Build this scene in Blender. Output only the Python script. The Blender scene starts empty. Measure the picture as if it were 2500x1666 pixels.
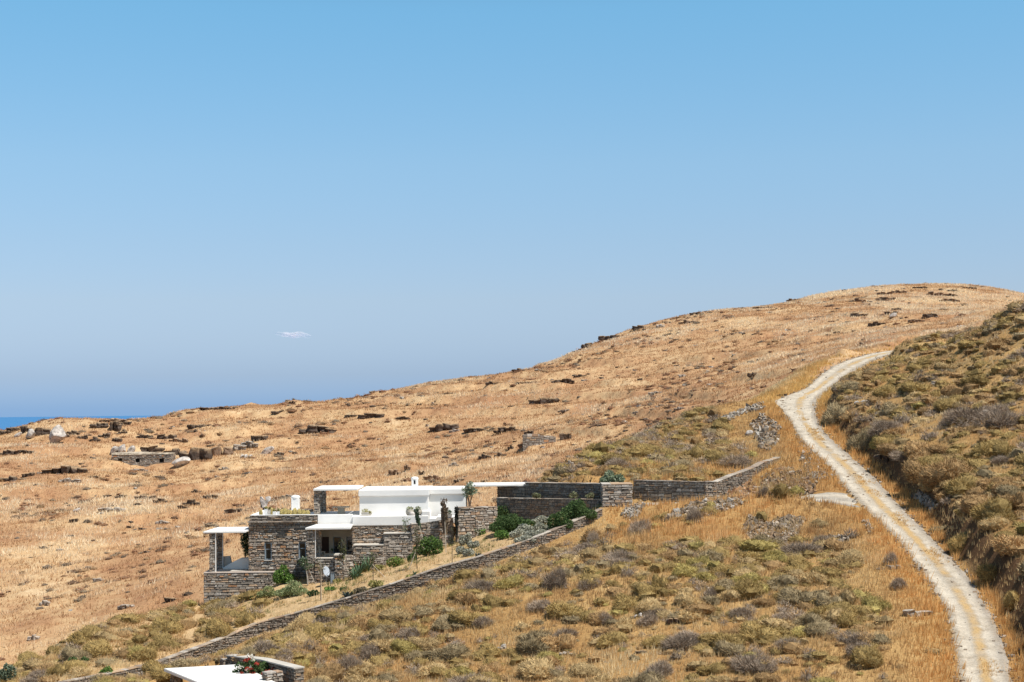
import bpy, bmesh, math, random
import numpy as np
from mathutils import Vector, Matrix

random.seed(11)
rng = np.random.default_rng(11)
scene = bpy.context.scene
COL = scene.collection

# ------------------------------------------------------------------ camera
FPX, CX, CY = 3840.0, 1250.0, 833.0          # the photograph is 2500 x 1666
PITCH = math.atan(169.0 / FPX)
ROLL = math.radians(0.6)
c_, s_ = math.cos(PITCH), math.sin(PITCH)
fwd = np.array((0, c_, s_)); r0 = np.array((1.0, 0, 0)); u0 = np.array((0, -s_, c_))
rgt = r0 * math.cos(ROLL) - u0 * math.sin(ROLL)
upv = u0 * math.cos(ROLL) + r0 * math.sin(ROLL)
cd = bpy.data.cameras.new('camera'); cam = bpy.data.objects.new('camera', cd); COL.objects.link(cam)
cd.sensor_width = 36.0; cd.lens = 36.0 * FPX / 2500.0
cd.clip_start = 0.5; cd.clip_end = 120000.0
M = Matrix.Identity(4)
for i in range(3):
    M[i][0], M[i][1], M[i][2] = rgt[i], upv[i], -fwd[i]
cam.matrix_world = M
scene.camera = cam

# ------------------------------------------------------------------ light
SUN_EL, SUN_AZ = math.radians(60), math.radians(124)     # azimuth clockwise from +Y
world = bpy.data.worlds.new('World'); scene.world = world; world.use_nodes = True
wn, wl = world.node_tree.nodes, world.node_tree.links
wn.clear()
wo = wn.new('ShaderNodeOutputWorld'); bg = wn.new('ShaderNodeBackground'); sky = wn.new('ShaderNodeTexSky')
sky.sky_type = 'NISHITA'; sky.sun_disc = False
sky.sun_elevation = SUN_EL; sky.sun_rotation = SUN_AZ
sky.altitude = 100; sky.air_density = 1.0; sky.dust_density = 0.6; sky.ozone_density = 2.0
bg.inputs['Strength'].default_value = 0.094
# the blue of this dry summer air, by height; sky overhead dimmed to deepen shade
tc = wn.new('ShaderNodeTexCoord'); sx = wn.new('ShaderNodeSeparateXYZ')
wl.new(tc.outputs['Generated'], sx.inputs[0])
ramp = wn.new('ShaderNodeValToRGB'); mul = wn.new('ShaderNodeMix')
mul.data_type = 'RGBA'; mul.blend_type = 'MULTIPLY'; mul.inputs['Factor'].default_value = 1.0
mr = wn.new('ShaderNodeMapRange'); mr.inputs['From Min'].default_value = 0.0; mr.inputs['From Max'].default_value = 1.0
wl.new(sx.outputs['Z'], mr.inputs['Value']); wl.new(mr.outputs[0], ramp.inputs[0])
SKYR = [(0.0, (.52, .88, 1.76)), (0.004, (.51, .84, 1.66)), (0.024, (.62, .80, 1.31)), (0.046, (.76, .87, 1.22)), (0.07, (.89, .945, 1.16)), (0.107, (.955, 1.05, 1.19)), (0.155, (1.02, 1.21, 1.28)), (0.249, (.93, 1.43, 1.47)), (.42, (.68, .86, .80)), (.8, (.60, .62, .55))]
el = ramp.color_ramp.elements
while len(el) > 1: el.remove(el[-1])
el[0].position = SKYR[0][0]; el[0].color = (*SKYR[0][1], 1)
for p, c in SKYR[1:]:
    e = el.new(p); e.color = (*c, 1)
wl.new(sky.outputs[0], mul.inputs[6]); wl.new(ramp.outputs[0], mul.inputs[7])
wl.new(mul.outputs[2], bg.inputs['Color']); wl.new(bg.outputs[0], wo.inputs['Surface'])
sd = bpy.data.lights.new('sun', 'SUN'); sun = bpy.data.objects.new('sun', sd); COL.objects.link(sun)
sd.energy = 4.9; sd.angle = math.radians(0.53); sd.color = (1.0, 0.955, 0.88)
tosun = Vector((math.sin(SUN_AZ) * math.cos(SUN_EL), math.cos(SUN_AZ) * math.cos(SUN_EL), math.sin(SUN_EL)))
sun.rotation_euler = tosun.to_track_quat('Z', 'Y').to_euler()
sun.location = tosun * 200
vs = scene.view_settings
scene.display_settings.display_device = 'sRGB'
vs.view_transform = 'Standard'; vs.look = 'None'; vs.exposure = 0.22; vs.gamma = 1.0; vs.use_curve_mapping = False

# ------------------------------------------------------------------ helpers
def ray(px, py):
    d = fwd * FPX + rgt * (px - CX) + upv * (CY - py)
    return d / d[1]
def P(px, py, Y):
    return ray(px, py) * Y
def wx(px, Y, py=1300): return float(P(px, py, Y)[0])
def wz(py, Y, px=900): return float(P(px, py, Y)[2])
def to_px(x, y, z):
    x, y, z = np.asarray(x, float), np.asarray(y, float), np.asarray(z, float)
    w = x * fwd[0] + y * fwd[1] + z * fwd[2]
    a = x * rgt[0] + y * rgt[1] + z * rgt[2]
    b = x * upv[0] + y * upv[1] + z * upv[2]
    w = np.maximum(w, 1e-3)
    return CX + FPX * a / w, CY - FPX * b / w

def make_rbf(pts, c, smooth=0.02):
    p = np.asarray(pts, float); n = len(p)
    d = np.sqrt(((p[:, None, :2] - p[None, :, :2]) ** 2).sum(-1) + c * c)
    A = np.zeros((n + 3, n + 3)); A[:n, :n] = d - smooth * np.eye(n)
    A[:n, n] = 1; A[:n, n + 1:] = p[:, :2]; A[n, :n] = 1; A[n + 1:, :n] = p[:, :2].T
    b = np.zeros(n + 3); b[:n] = p[:, 2]
    w = np.linalg.solve(A, b)
    def ev(x, y):
        x, y = np.asarray(x, float), np.asarray(y, float)
        out = w[n] + w[n + 1] * x + w[n + 2] * y
        for i in range(n):
            out = out + w[i] * np.sqrt((x - p[i, 0]) ** 2 + (y - p[i, 1]) ** 2 + c * c)
        return out
    return ev

_perm = rng.random((256, 256))
def vnoise(x, y):
    x, y = np.asarray(x, float), np.asarray(y, float)
    xi, yi = np.floor(x).astype(int), np.floor(y).astype(int)
    fx, fy = x - xi, y - yi
    fx = fx * fx * (3 - 2 * fx); fy = fy * fy * (3 - 2 * fy)
    g = lambda a, b: _perm[a & 255, b & 255]
    return (g(xi, yi) * (1 - fx) + g(xi + 1, yi) * fx) * (1 - fy) + (g(xi, yi + 1) * (1 - fx) + g(xi + 1, yi + 1) * fx) * fy
def fbm(x, y, o=4):
    s, a, t = 0, 1.0, 0
    for i in range(o):
        s = s + a * vnoise(x * 2 ** i + 17.3 * i, y * 2 ** i + 9.1 * i); t += a; a *= 0.5
    return s / t                                           # 0..1, mean .5
def sstep(a, b, x):
    t = np.clip((x - a) / (b - a), 0, 1); return t * t * (3 - 2 * t)

def poly_sd(x, y, pl):
    """distance to an open polyline and side (positive = left of its direction)"""
    x, y = np.asarray(x, float), np.asarray(y, float)
    best = np.full(x.shape, 1e9); side = np.ones(x.shape)
    n = len(pl) - 1
    for i in range(n):
        ax, ay = pl[i][:2]; bx_, by_ = pl[i + 1][:2]
        ux, uy = bx_ - ax, by_ - ay; L2 = ux * ux + uy * uy
        t = ((x - ax) * ux + (y - ay) * uy) / L2
        lo = -1e9 if i == 0 else 0; hi = 1e9 if i == n - 1 else 1
        t = np.clip(t, lo, hi)
        dx, dy = x - ax - t * ux, y - ay - t * uy
        d = np.hypot(dx, dy); cr = ux * dy - uy * dx
        m = d < best
        best = np.where(m, d, best); side = np.where(m, np.sign(cr) + (cr == 0), side)
    return best * side
def in_poly(x, y, pg):
    x, y = np.asarray(x, float), np.asarray(y, float)
    ins = np.zeros(x.shape, bool); n = len(pg)
    for i in range(n):
        ax, ay = pg[i][:2]; bx_, by_ = pg[(i + 1) % n][:2]
        if ay == by_: continue
        c = ((ay > y) != (by_ > y)) & (x < (bx_ - ax) * (y - ay) / (by_ - ay) + ax)
        ins ^= c
    return ins
def poly_dist(x, y, pg):
    """signed distance to a closed polygon, negative inside"""
    x, y = np.asarray(x, float), np.asarray(y, float)
    best = np.full(x.shape, 1e9); n = len(pg)
    for i in range(n):
        ax, ay = pg[i][:2]; bx_, by_ = pg[(i + 1) % n][:2]
        ux, uy = bx_ - ax, by_ - ay
        t = np.clip(((x - ax) * ux + (y - ay) * uy) / (ux * ux + uy * uy + 1e-9), 0, 1)
        best = np.minimum(best, np.hypot(x - ax - t * ux, y - ay - t * uy))
    return np.where(in_poly(x, y, pg), -best, best)

def tag(o, label=None, cat=None, group=None, kind=None):
    if label: o['label'] = label
    if cat: o['category'] = cat
    if group: o['group'] = group
    if kind: o['kind'] = kind
    return o
def thing(name, loc, label, cat, group=None):
    o = bpy.data.objects.new(name, None); COL.objects.link(o); o.location = loc
    o.empty_display_size = 0.3
    return tag(o, label, cat, group)
def keep_world(o, parent):
    o.parent = parent
    l = Vector((0, 0, 0)); p = parent
    while p is not None:
        l += Vector(p.location); p = p.parent
    o.location = o.location - l if o.location.length else -l

class MB:
    """collects faces with a colour per vertex and links them as ONE mesh object"""
    def __init__(s): s.v = []; s.f = []; s.c = []; s.n = 0
    def add(s, verts, faces, col=(1, 1, 1)):
        verts = np.asarray(verts, float).reshape(-1, 3)
        s.v.append(verts)
        c = np.asarray(col, float)
        s.c.append(np.broadcast_to(c, (len(verts), 3)).copy())
        s.f += [tuple(i + s.n for i in f) for f in faces]
        s.n += len(verts)
    def hexa(s, c8, col=(1, 1, 1)):
        s.add(c8, [(0, 3, 2, 1), (4, 5, 6, 7), (0, 1, 5, 4), (1, 2, 6, 5), (2, 3, 7, 6), (3, 0, 4, 7)], col)
    def box(s, x0, x1, y0, y1, z0, z1, col=(1, 1, 1)):
        s.hexa([(x0, y0, z0), (x1, y0, z0), (x1, y1, z0), (x0, y1, z0), (x0, y0, z1), (x1, y0, z1), (x1, y1, z1), (x0, y1, z1)], col)
    def tube(s, pts, rads, k=7, col=(1, 1, 1), caps=True):
        pts = [Vector(p) for p in pts]; rings = []
        for i, p in enumerate(pts):
            d = (pts[min(i + 1, len(pts) - 1)] - pts[max(i - 1, 0)]).normalized()
            a = d.orthogonal().normalized(); b = d.cross(a)
            rings.append([p + (a * math.cos(2 * math.pi * j / k) + b * math.sin(2 * math.pi * j / k)) * rads[i] for j in range(k)])
        V = [tuple(q) for r in rings for q in r]; Fc = []
        for i in range(len(pts) - 1):
            for j in range(k):
                Fc.append((i * k + j, i * k + (j + 1) % k, (i + 1) * k + (j + 1) % k, (i + 1) * k + j))
        if caps:
            Fc.append(tuple(range(k))[::-1]); Fc.append(tuple((len(pts) - 1) * k + j for j in range(k)))
        s.add(V, Fc, col)
    def lathe(s, c, prof, k=14, col=(1, 1, 1)):
        V, Fc = [], []
        for r, z in prof:
            for j in range(k):
                a = 2 * math.pi * j / k
                V.append((c[0] + r * math.cos(a), c[1] + r * math.sin(a), c[2] + z))
        for i in range(len(prof) - 1):
            for j in range(k):
                Fc.append((i * k + j, i * k + (j + 1) % k, (i + 1) * k + (j + 1) % k, (i + 1) * k + j))
        Fc.append(tuple(range(k))[::-1]); Fc.append(tuple((len(prof) - 1) * k + j for j in range(k)))
        s.add(V, Fc, col)
    def leaves(s, cen, rad, n, size, cols, shell=0.45, flat=0.0, zmin=None, aspect=1.6):
        """n leaf-sized quads spread through an ellipsoid"""
        cen, rad = np.asarray(cen, float), np.asarray(rad, float)
        d = rng.normal(size=(n, 3)); d /= np.linalg.norm(d, axis=1)[:, None]
        r = shell + (1 - shell) * rng.random(n) ** 0.6
        p = d * r[:, None] * rad + cen
        if zmin is not None: p[:, 2] = np.maximum(p[:, 2], zmin + rng.random(n) * 0.05)
        a = rng.normal(size=(n, 3)) + d * 0.6; a[:, 2] += flat
        a /= np.linalg.norm(a, axis=1)[:, None]
        b = np.cross(a, rng.normal(size=(n, 3))); b /= np.linalg.norm(b, axis=1)[:, None]
        sz = size * (0.6 + 0.8 * rng.random(n))
        A = a * (sz * aspect)[:, None]; B = b * (sz * 0.5)[:, None]
        V = np.stack([p - A * .5, p + B, p + A * .5, p - B], 1).reshape(-1, 3)
        cols = np.asarray(cols, float)
        cc = cols[rng.integers(0, len(cols), n)] * (0.75 + 0.5 * rng.random(n))[:, None]
        s.v.append(V); s.c.append(np.repeat(cc, 4, 0))
        s.f += [(s.n + 4 * i, s.n + 4 * i + 1, s.n + 4 * i + 2, s.n + 4 * i + 3) for i in range(n)]
        s.n += len(V)
    def tris(s, V, col):
        """bulk triangles: V (n,3,3), col (n,3) or (n,3,3)"""
        n = len(V)
        s.v.append(V.reshape(-1, 3))
        col = np.asarray(col, float)
        s.c.append(np.repeat(col, 3, 0) if col.ndim == 2 else col.reshape(-1, 3))
        s.f.append(np.arange(3 * n).reshape(n, 3) + s.n); s.n += 3 * n
    def mesh(s, name, mat=None, smooth=False):
        me = bpy.data.meshes.new(name)
        V = np.concatenate(s.v); Cc = np.concatenate(s.c)
        if s.f and isinstance(s.f[0], np.ndarray):
            Fa = np.concatenate(s.f).astype(np.int32); nf = len(Fa)
            me.vertices.add(len(V)); me.vertices.foreach_set('co', V.astype(np.float32).ravel())
            me.loops.add(nf * 3); me.loops.foreach_set('vertex_index', Fa.ravel())
            me.polygons.add(nf); me.polygons.foreach_set('loop_start', np.arange(0, nf * 3, 3, dtype=np.int32))
            me.update(calc_edges=True)
        else:
            me.from_pydata(V.tolist(), [], s.f); me.update()
        at = me.attributes.new('Col', 'FLOAT_COLOR', 'POINT')
        at.data.foreach_set('color', np.concatenate([Cc, np.ones((len(Cc), 1))], 1).astype(np.float32).ravel())
        if mat: me.materials.append(mat)
        if smooth: me.polygons.foreach_set('use_smooth', np.ones(len(me.polygons), bool))
        return me
    def build(s, name, mat, parent=None, smooth=False):
        o = bpy.data.objects.new(name, s.mesh(name, mat, smooth)); COL.objects.link(o)
        if parent is not None: keep_world(o, parent)
        return o
def rehome(o, base):
    """puts a mesh object's origin at a base point"""
    b = Vector(base); o.data.transform(Matrix.Translation(-b)); o.location = b; return o

# ------------------------------------------------------------------ materials
def nmat(name):
    m = bpy.data.materials.new(name); m.use_nodes = True
    n, l = m.node_tree.nodes, m.node_tree.links
    return m, n, l, n['Principled BSDF']
def noise(n, l, scale, detail=4, rough=0.6, vec=None):
    t = n.new('ShaderNodeTexNoise'); t.inputs['Scale'].default_value = scale
    t.inputs['Detail'].default_value = detail; t.inputs['Roughness'].default_value = rough
    if vec is not None: l.new(vec, t.inputs['Vector'])
    return t
def cramp(n, l, fac, stops):
    r = n.new('ShaderNodeValToRGB'); e = r.color_ramp.elements
    while len(e) > 1: e.remove(e[-1])
    e[0].position = stops[0][0]; e[0].color = (*stops[0][1], 1)
    for p, c in stops[1:]:
        q = e.new(p); q.color = (*c, 1)
    l.new(fac, r.inputs[0]); return r
def mixc(n, l, fac, a, b, mode='MIX'):
    m = n.new('ShaderNodeMix'); m.data_type = 'RGBA'; m.blend_type = mode
    if isinstance(fac, (int, float)): m.inputs['Factor'].default_value = fac
    else: l.new(fac, m.inputs['Factor'])
    for i, q in ((6, a), (7, b)):
        if isinstance(q, tuple): m.inputs[i].default_value = (*q, 1)
        else: l.new(q, m.inputs[i])
    return m.outputs[2]
def geo_pos(n): return n.new('ShaderNodeNewGeometry').outputs['Position']
def bump(n, l, h, strength, dist, bsdf):
    b = n.new('ShaderNodeBump'); b.inputs['Strength'].default_value = strength; b.inputs['Distance'].default_value = dist
    l.new(h, b.inputs['Height']); l.new(b.outputs[0], bsdf.inputs['Normal'])

def mat_col(name, var=0.35, scale=6.0, rough=0.9, bump_s=0.0, obj=False, transl=0.0, spec=0.2):
    m, n, l, b = nmat(name)
    at = n.new('ShaderNodeAttribute'); at.attribute_name = 'Col'
    c = at.outputs['Color']
    if obj:
        oi = n.new('ShaderNodeObjectInfo'); c = mixc(n, l, 1.0, c, oi.outputs['Color'], 'MULTIPLY')
    pos = geo_pos(n)
    if var > 0:
        t = noise(n, l, scale, 3, 0.6, pos)
        r = cramp(n, l, t.outputs[0], [(0.3, (1 - var,) * 3), (0.7, (1 + var * .6,) * 3)])
        c = mixc(n, l, 1.0, c, r.outputs[0], 'MULTIPLY')
    l.new(c, b.inputs['Base Color']); b.inputs['Roughness'].default_value = rough
    b.inputs['Specular IOR Level'].default_value = spec
    if bump_s > 0:
        t2 = noise(n, l, scale * 2.2, 4, 0.65, pos); bump(n, l, t2.outputs[0], bump_s, 0.05, b)
    if transl > 0:
        tr = n.new('ShaderNodeBsdfTranslucent'); l.new(c, tr.inputs['Color'])
        mx = n.new('ShaderNodeMixShader'); mx.inputs[0].default_value = transl
        l.new(b.outputs[0], mx.inputs[1]); l.new(tr.outputs[0], mx.inputs[2])
        l.new(mx.outputs[0], n['Material Output'].inputs['Surface'])
    return m
def mat_plain(name, col, rough=0.8, var=0.12, scale=2.0, bump_s=0.15, spec=0.3, metal=0.0):
    m, n, l, b = nmat(name); pos = geo_pos(n)
    t = noise(n, l, scale, 5, 0.65, pos)
    r = cramp(n, l, t.outputs[0], [(0.3, tuple(v * (1 - var) for v in col)), (0.7, tuple(min(v * (1 + var * .5), .92) for v in col))])
    l.new(r.outputs[0], b.inputs['Base Color']); b.inputs['Roughness'].default_value = rough
    b.inputs['Specular IOR Level'].default_value = spec; b.inputs['Metallic'].default_value = metal
    if bump_s: bump(n, l, noise(n, l, scale * 6, 4, 0.6, pos).outputs[0], bump_s, 0.03, b)
    return m
M_STONE = mat_col('dry_stone', 0.4, 7.0, 0.9, 0.6)
M_ROCK = mat_col('schist_rock', 0.5, 2.6, 0.92, 0.9)
M_LEAF = mat_col('leaf', 0.25, 3.0, 0.7, 0, transl=0.25, spec=0.25)
M_GRASS = mat_col('dry_grass', 0.0, 1.0, 0.85, 0, transl=0.35, spec=0.1)
M_SHRUB = mat_col('scrub', 0.35, 9.0, 0.9, 0, transl=0.0, spec=0.08)
M_SHRUBO = mat_col('scrub_tint', 0.35, 9.0, 0.9, 0, obj=True, transl=0.0, spec=0.08)
M_BARK = mat_col('bark', 0.4, 12.0, 0.9, 0.4)
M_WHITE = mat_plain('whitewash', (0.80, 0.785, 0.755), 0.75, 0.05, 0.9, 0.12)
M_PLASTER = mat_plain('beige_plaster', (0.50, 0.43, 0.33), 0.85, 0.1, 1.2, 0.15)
M_GREYPL = mat_plain('grey_plaster', (0.55, 0.51, 0.45), 0.85, 0.15, 1.5, 0.2)
M_FRAME = mat_plain('grey_blue_paint', (0.24, 0.29, 0.33), 0.5, 0.1, 5, 0.05)
M_BROWNDOOR = mat_plain('dark_wood', (0.07, 0.035, 0.025), 0.5, 0.3, 6, 0.1)
M_TABLE = mat_plain('limed_wood', (0.42, 0.38, 0.31), 0.6, 0.15, 5, 0.08)
M_DISH = mat_plain('dish_paint', (0.44, 0.49, 0.55), 0.4, 0.08, 3, 0.02, 0.5)
M_GREYMET = mat_plain('grey_metal', (0.25, 0.26, 0.27), 0.4, 0.1, 4, 0.02, 0.5, 0.6)
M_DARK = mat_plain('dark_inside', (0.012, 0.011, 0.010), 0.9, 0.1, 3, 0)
M_GLASS, n_, l_, b_ = nmat('window_glass')
b_.inputs['Base Color'].default_value = (0.015, 0.02, 0.024, 1); b_.inputs['Roughness'].default_value = 0.04
b_.inputs['Specular IOR Level'].default_value = 0.6
# ------------------------------------------------------------------ the land
RA, RG = -23.5, 0.15                       # the track climbs on this incline: z = RA + RG*y
def on_road(px, py):
    d = ray(px, py); Y = RA / (d[2] - RG); return d * Y
ROAD_L = [(2352, 1760), (2342, 1666), (2331, 1605), (2324, 1551), (2313, 1497), (2284, 1450), (2248, 1400), (2216, 1353), (2183, 1313), (2150, 1277), (2111, 1245),
          (2082, 1212), (2057, 1187), (2024, 1143), (1998, 1118), (1953, 1075), (1934, 1040), (1908, 1003), (1884, 978), (1912, 968), (1963, 951), (1991, 925), (2030, 894), (2087, 873), (2135, 862), (2176, 857)]
ROAD_R = [(2492, 1760), (2475, 1666), (2464, 1612), (2450, 1562), (2425, 1504), (2396, 1450), (2363, 1403), (2313, 1349), (2266, 1302), (2219, 1255), (2176, 1208),
          (2140, 1169), (2106, 1137), (2081, 1115), (2042, 1083), (2010, 1050), (1994, 1015), (1993, 986), (2007, 967), (2033, 945), (2071, 919), (2106, 897), (2138, 879), (2170, 868)]
L = [on_road(*p) for p in ROAD_L] + [np.array((x, y, RA + RG * y)) for x, y in ((58, 217), (75, 228), (100, 236))]
R = [on_road(*p) for p in ROAD_R] + [np.array((x, y, RA + RG * y)) for x, y in ((60, 211), (76, 222), (101, 230))]
ROADPG = [tuple(p[:2]) for p in L] + [tuple(p[:2]) for p in R[::-1]]
BANK = [(2530, 1700), (2497, 1587), (2472, 1533), (2436, 1461), (2382, 1414), (2327, 1342), (2280, 1273), (2219, 1208), (2169, 1172), (2111, 1107), (2075, 1080), (2045, 1050), (2022, 1010), (2022, 980), (2050, 950), (2090, 921), (2120, 902), (2150, 886)]
BANKL = [tuple(on_road(*p)[:2]) for p in BANK] + [(51, 202), (62, 210), (78, 220), (103, 228)]
# the lane that leaves the track on the left towards the house
LANE = [(25.5, 115.2), (21, 116.5), (15, 118.0), (10.3, 119.6), (7.2, 121.0), (6.9, 117.2), (9.5, 116.0), (14, 115.0), (18.5, 113.9), (22, 112.0), (25.8, 107.8)]
def lane_z(x, y):
    x, y = np.asarray(x, float), np.asarray(y, float); w = sstep(19.5, 23.5, x)
    return (-6.72 - 0.45 * (24 - x) / 16) * (1 - w) + (RA + RG * y - .07) * w

# the dry stone garden wall: line of its top
GW = [(100, 1682, 92.5), (163, 1664, 94.5), (245, 1648, 96.5), (314, 1634, 98), (393, 1614, 100), (472, 1585, 102), (550, 1556, 104), (629, 1521, 105.5), (719, 1497, 106.2), (844, 1461, 107), (957, 1425, 107.8),
      (1080, 1383, 108.6), (1169, 1359, 109.4), (1259, 1329, 110.4), (1321, 1306, 111.2), (1383, 1281, 112.2), (1471, 1242, 114.6)]
GWP = [P(*p) for p in GW]
def P3(px, py, Y): return tuple(P(px, py, Y))
npts = [P3(*p) for p in [
    (800, 1666, 83), (1250, 1666, 80), (1700, 1666, 77), (2100, 1666, 74), (1250, 1500, 92), (1600, 1400, 95), (1600, 1262, 112.5), (1900, 1500, 86), (2000, 1350, 100), (1700, 1550, 84),
    (1960, 1262, 108.5), (1640, 1235, 114.2), (1800, 1220, 112.6), (1900, 1212, 112.2), (1932, 1212, 112.0), (1962, 1228, 110.4), (2000, 1236, 110.4), (750, 1640, 82), (730, 1600, 86), (2200, 1600, 76), (2200, 1450, 88), (400, 1662, 95.5), (300, 1662, 96), (600, 1582, 101), (500, 1622, 98.5), (700, 1545, 102), (900, 1500, 98), (1100, 1440, 101), (1050, 1560, 90),
    (1370, 1176, 121.5), (1500, 1172, 121), (1620, 1172, 120.5), (1700, 1174, 119), (1700, 1100, 139), (1600, 1095, 138), (1650, 1150, 126), (1750, 1080, 143), (1850, 1030, 152), (1356, 1158, 126), (1434, 1117, 134), (1526, 1078, 143), (1612, 1051, 150), (1696, 1006, 156), (1790, 985, 159), (1859, 977, 161.5),
    (1500, 1130, 131), (1550, 1150, 125), (1850, 1185, 120.5), (1900, 1150, 125), (1780, 1200, 119.3), (1960, 1175, 121), (1820, 1140, 125), (1450, 1165, 124)]]
npts += [(-24, 131, -16.2), (-17, 130, -13.5), (-10, 130, -11.5), (-5, 128, -9.6), (-1, 124, -8.3), (3, 122, -7.0), (-30, 128, -17), (-30, 120, -16.8)]
npts += [(p[0] + .15, p[1] - .5, p[2] - .82) for p in GWP]
for p in L + R:
    npts.append(tuple(p))
for x, y, z in ((0, 0, -1.8), (20, 0, -1.0), (-20, 0, -2.5), (0, 20, -6), (20, 20, -5.6), (-20, 20, -7), (0, 42, -11), (20, 42, -11.2), (-20, 42, -12), (0, 62, -13.4), (-14, 64, -14.5), (18, 60, -13.6), (45, 40, -6), (-45, 90, -17.5), (-40, 60, -16)):
    npts.append((x, y, z))
N_RBF = make_rbf(npts, 3.0, 0.05)

gpts = [(p[0], p[1], p[2] - .06) for p in GWP]
gpts += [P3(*p) for p in [(1100, 1368, 111.5), (1000, 1380, 112.5), (870, 1425, 112.5), (700, 1470, 112), (600, 1492, 113), (500, 1498, 116), (480, 1476, 118.5), (500, 1490, 118.2), (620, 1452, 118.2), (690, 1422, 118), (800, 1425, 115.8), (860, 1408, 116.2), (930, 1390, 117.5),
    (1000, 1362, 118.5), (1050, 1345, 118.7), (1110, 1330, 118.6), (1170, 1310, 118.4), (1212, 1296, 118.8), (1260, 1292, 117.5), (1340, 1277, 117), (1400, 1262, 117), (1462, 1242, 116.4), (1260, 1318, 112.8), (1150, 1345, 113.5), (1330, 1298, 113.6),
    (0, 1661, 102), (104, 1607, 106), (189, 1557, 109), (277, 1516, 112), (346, 1504, 115), (409, 1488, 117), (465, 1475, 119), (250, 1580, 104), (400, 1550, 108), (100, 1650, 98)]]
gpts += [(-24, 123, -15.6), (-14, 124, -13), (-5, 124, -10.5), (-36, 112, -19)]
G_RBF = make_rbf(gpts, 1.2, 0.02)
GARDEN = [tuple(p[:2]) for p in GWP] + [(7.1, 117.9), (6.9, 118.6), (-.6, 124.2), (-4.2, 121.2), (-9, 121.5), (-14, 121.8), (-19, 121.8), (-24, 121.5), tuple(P(465, 1475, 120)[:2]),
          tuple(P(409, 1488, 118)[:2]), tuple(P(346, 1504, 116.5)[:2]), tuple(P(277, 1516, 114)[:2]), tuple(P(189, 1557, 111.5)[:2]), tuple(P(104, 1607, 108.5)[:2]), tuple(P(0, 1661, 104)[:2]), tuple(P(-80, 1700, 100)[:2])]
# where the near spur ends against the valley behind it
CREST = [tuple(P(*p)[:2]) for p in [(-260, 1780, 93), (0, 1661, 102), (104, 1607, 106), (189, 1557, 109), (277, 1516, 112), (346, 1504, 115), (409, 1488, 117), (465, 1475, 119.2)]] + \
        [(-23, 122.5), (-14, 126.5), (-4, 126), (0.6, 124.2)] + \
        [tuple(P(*p)[:2]) for p in [(1356, 1158, 126), (1434, 1117, 134), (1526, 1078, 143), (1612, 1051, 150), (1696, 1006, 156), (1790, 985, 159.5), (1859, 977, 162.5)]] + [(29.5, 172), (33.5, 184), (40, 199), (49, 212), (70, 236), (100, 250)]

SKYL = [(-200, 1072, 275), (0, 1052, 280), (85, 1029, 284), (244, 1022, 290), (425, 1007, 305), (510, 997, 310), (701, 978, 325), (892, 962, 330), (1041, 935, 332), (1169, 919, 335), (1264, 905, 338), (1339, 882, 342), (1429, 845, 350), (1487, 820, 358), (1562, 795, 366), (1636, 776, 374), (1700, 765, 380), (1806, 752, 390), (1934, 733, 400), (2019, 714, 408), (2125, 701, 414), (2231, 695, 418), (2337, 695, 420), (2401, 699, 420), (2500, 717, 418), (2700, 760, 415)]
SKYFIX = [8, 11.7, 0.9, 0, 12.1, 8.4, 19.7, 9.7, 3.6, 4.8, 7.0, 4.1, 4.6, 5.1, 5.0, 3.4, 8.5, 7.7, 3.9, 2.5, 0.6, 0.5, 0.6, 0.5, 3.6, 3]
fpts = [P3(*p) for p in [(0, 1650, 122), (0, 1500, 142), (0, 1350, 172), (0, 1200, 220), (0, 1100, 258), (-250, 1650, 120), (-250, 1350, 170), (-250, 1150, 235),
    (400, 1480, 133), (400, 1350, 165), (400, 1200, 215), (400, 1110, 255), (800, 1300, 150), (800, 1200, 195), (800, 1100, 250), (1200, 1240, 141), (1200, 1150, 185), (1200, 1050, 250), (1500, 1080, 190), (1500, 950, 270),
    (1700, 995, 202), (1700, 900, 275), (1950, 930, 181), (1950, 850, 265), (2100, 855, 206), (2200, 830, 245), (2200, 760, 320), (2450, 760, 320), (2450, 735, 370), (2700, 780, 330)]]
for (px, py, Y), dpy in zip(SKYL, SKYFIX):
    p = P(px, py + dpy, Y); fpts.append(tuple(p))
    fpts.append((p[0] * 1.07, p[1] * 1.07, p[2] * 1.07 - 2.4)); fpts.append((p[0] * 1.2, p[1] * 1.2, p[2] * 1.2 - 13)); fpts.append((p[0] * 1.6, p[1] * 1.6, p[2] - 38))
fpts += [(x, y, -64) for x, y in ((-420, 300), (-420, 600), (-250, 900), (0, 900), (250, 900), (420, 700), (-300, 150))]
fpts += [(130, 120, 8), (150, 250, 20), (420, 300, 5), (60, 150, 3), (-60, 110, -24), (-90, 60, -30), (20, 120, -14), (0, 60, -22), (60, 60, -16)]
F_RBF = make_rbf(fpts, 14.0, 0.1)

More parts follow.
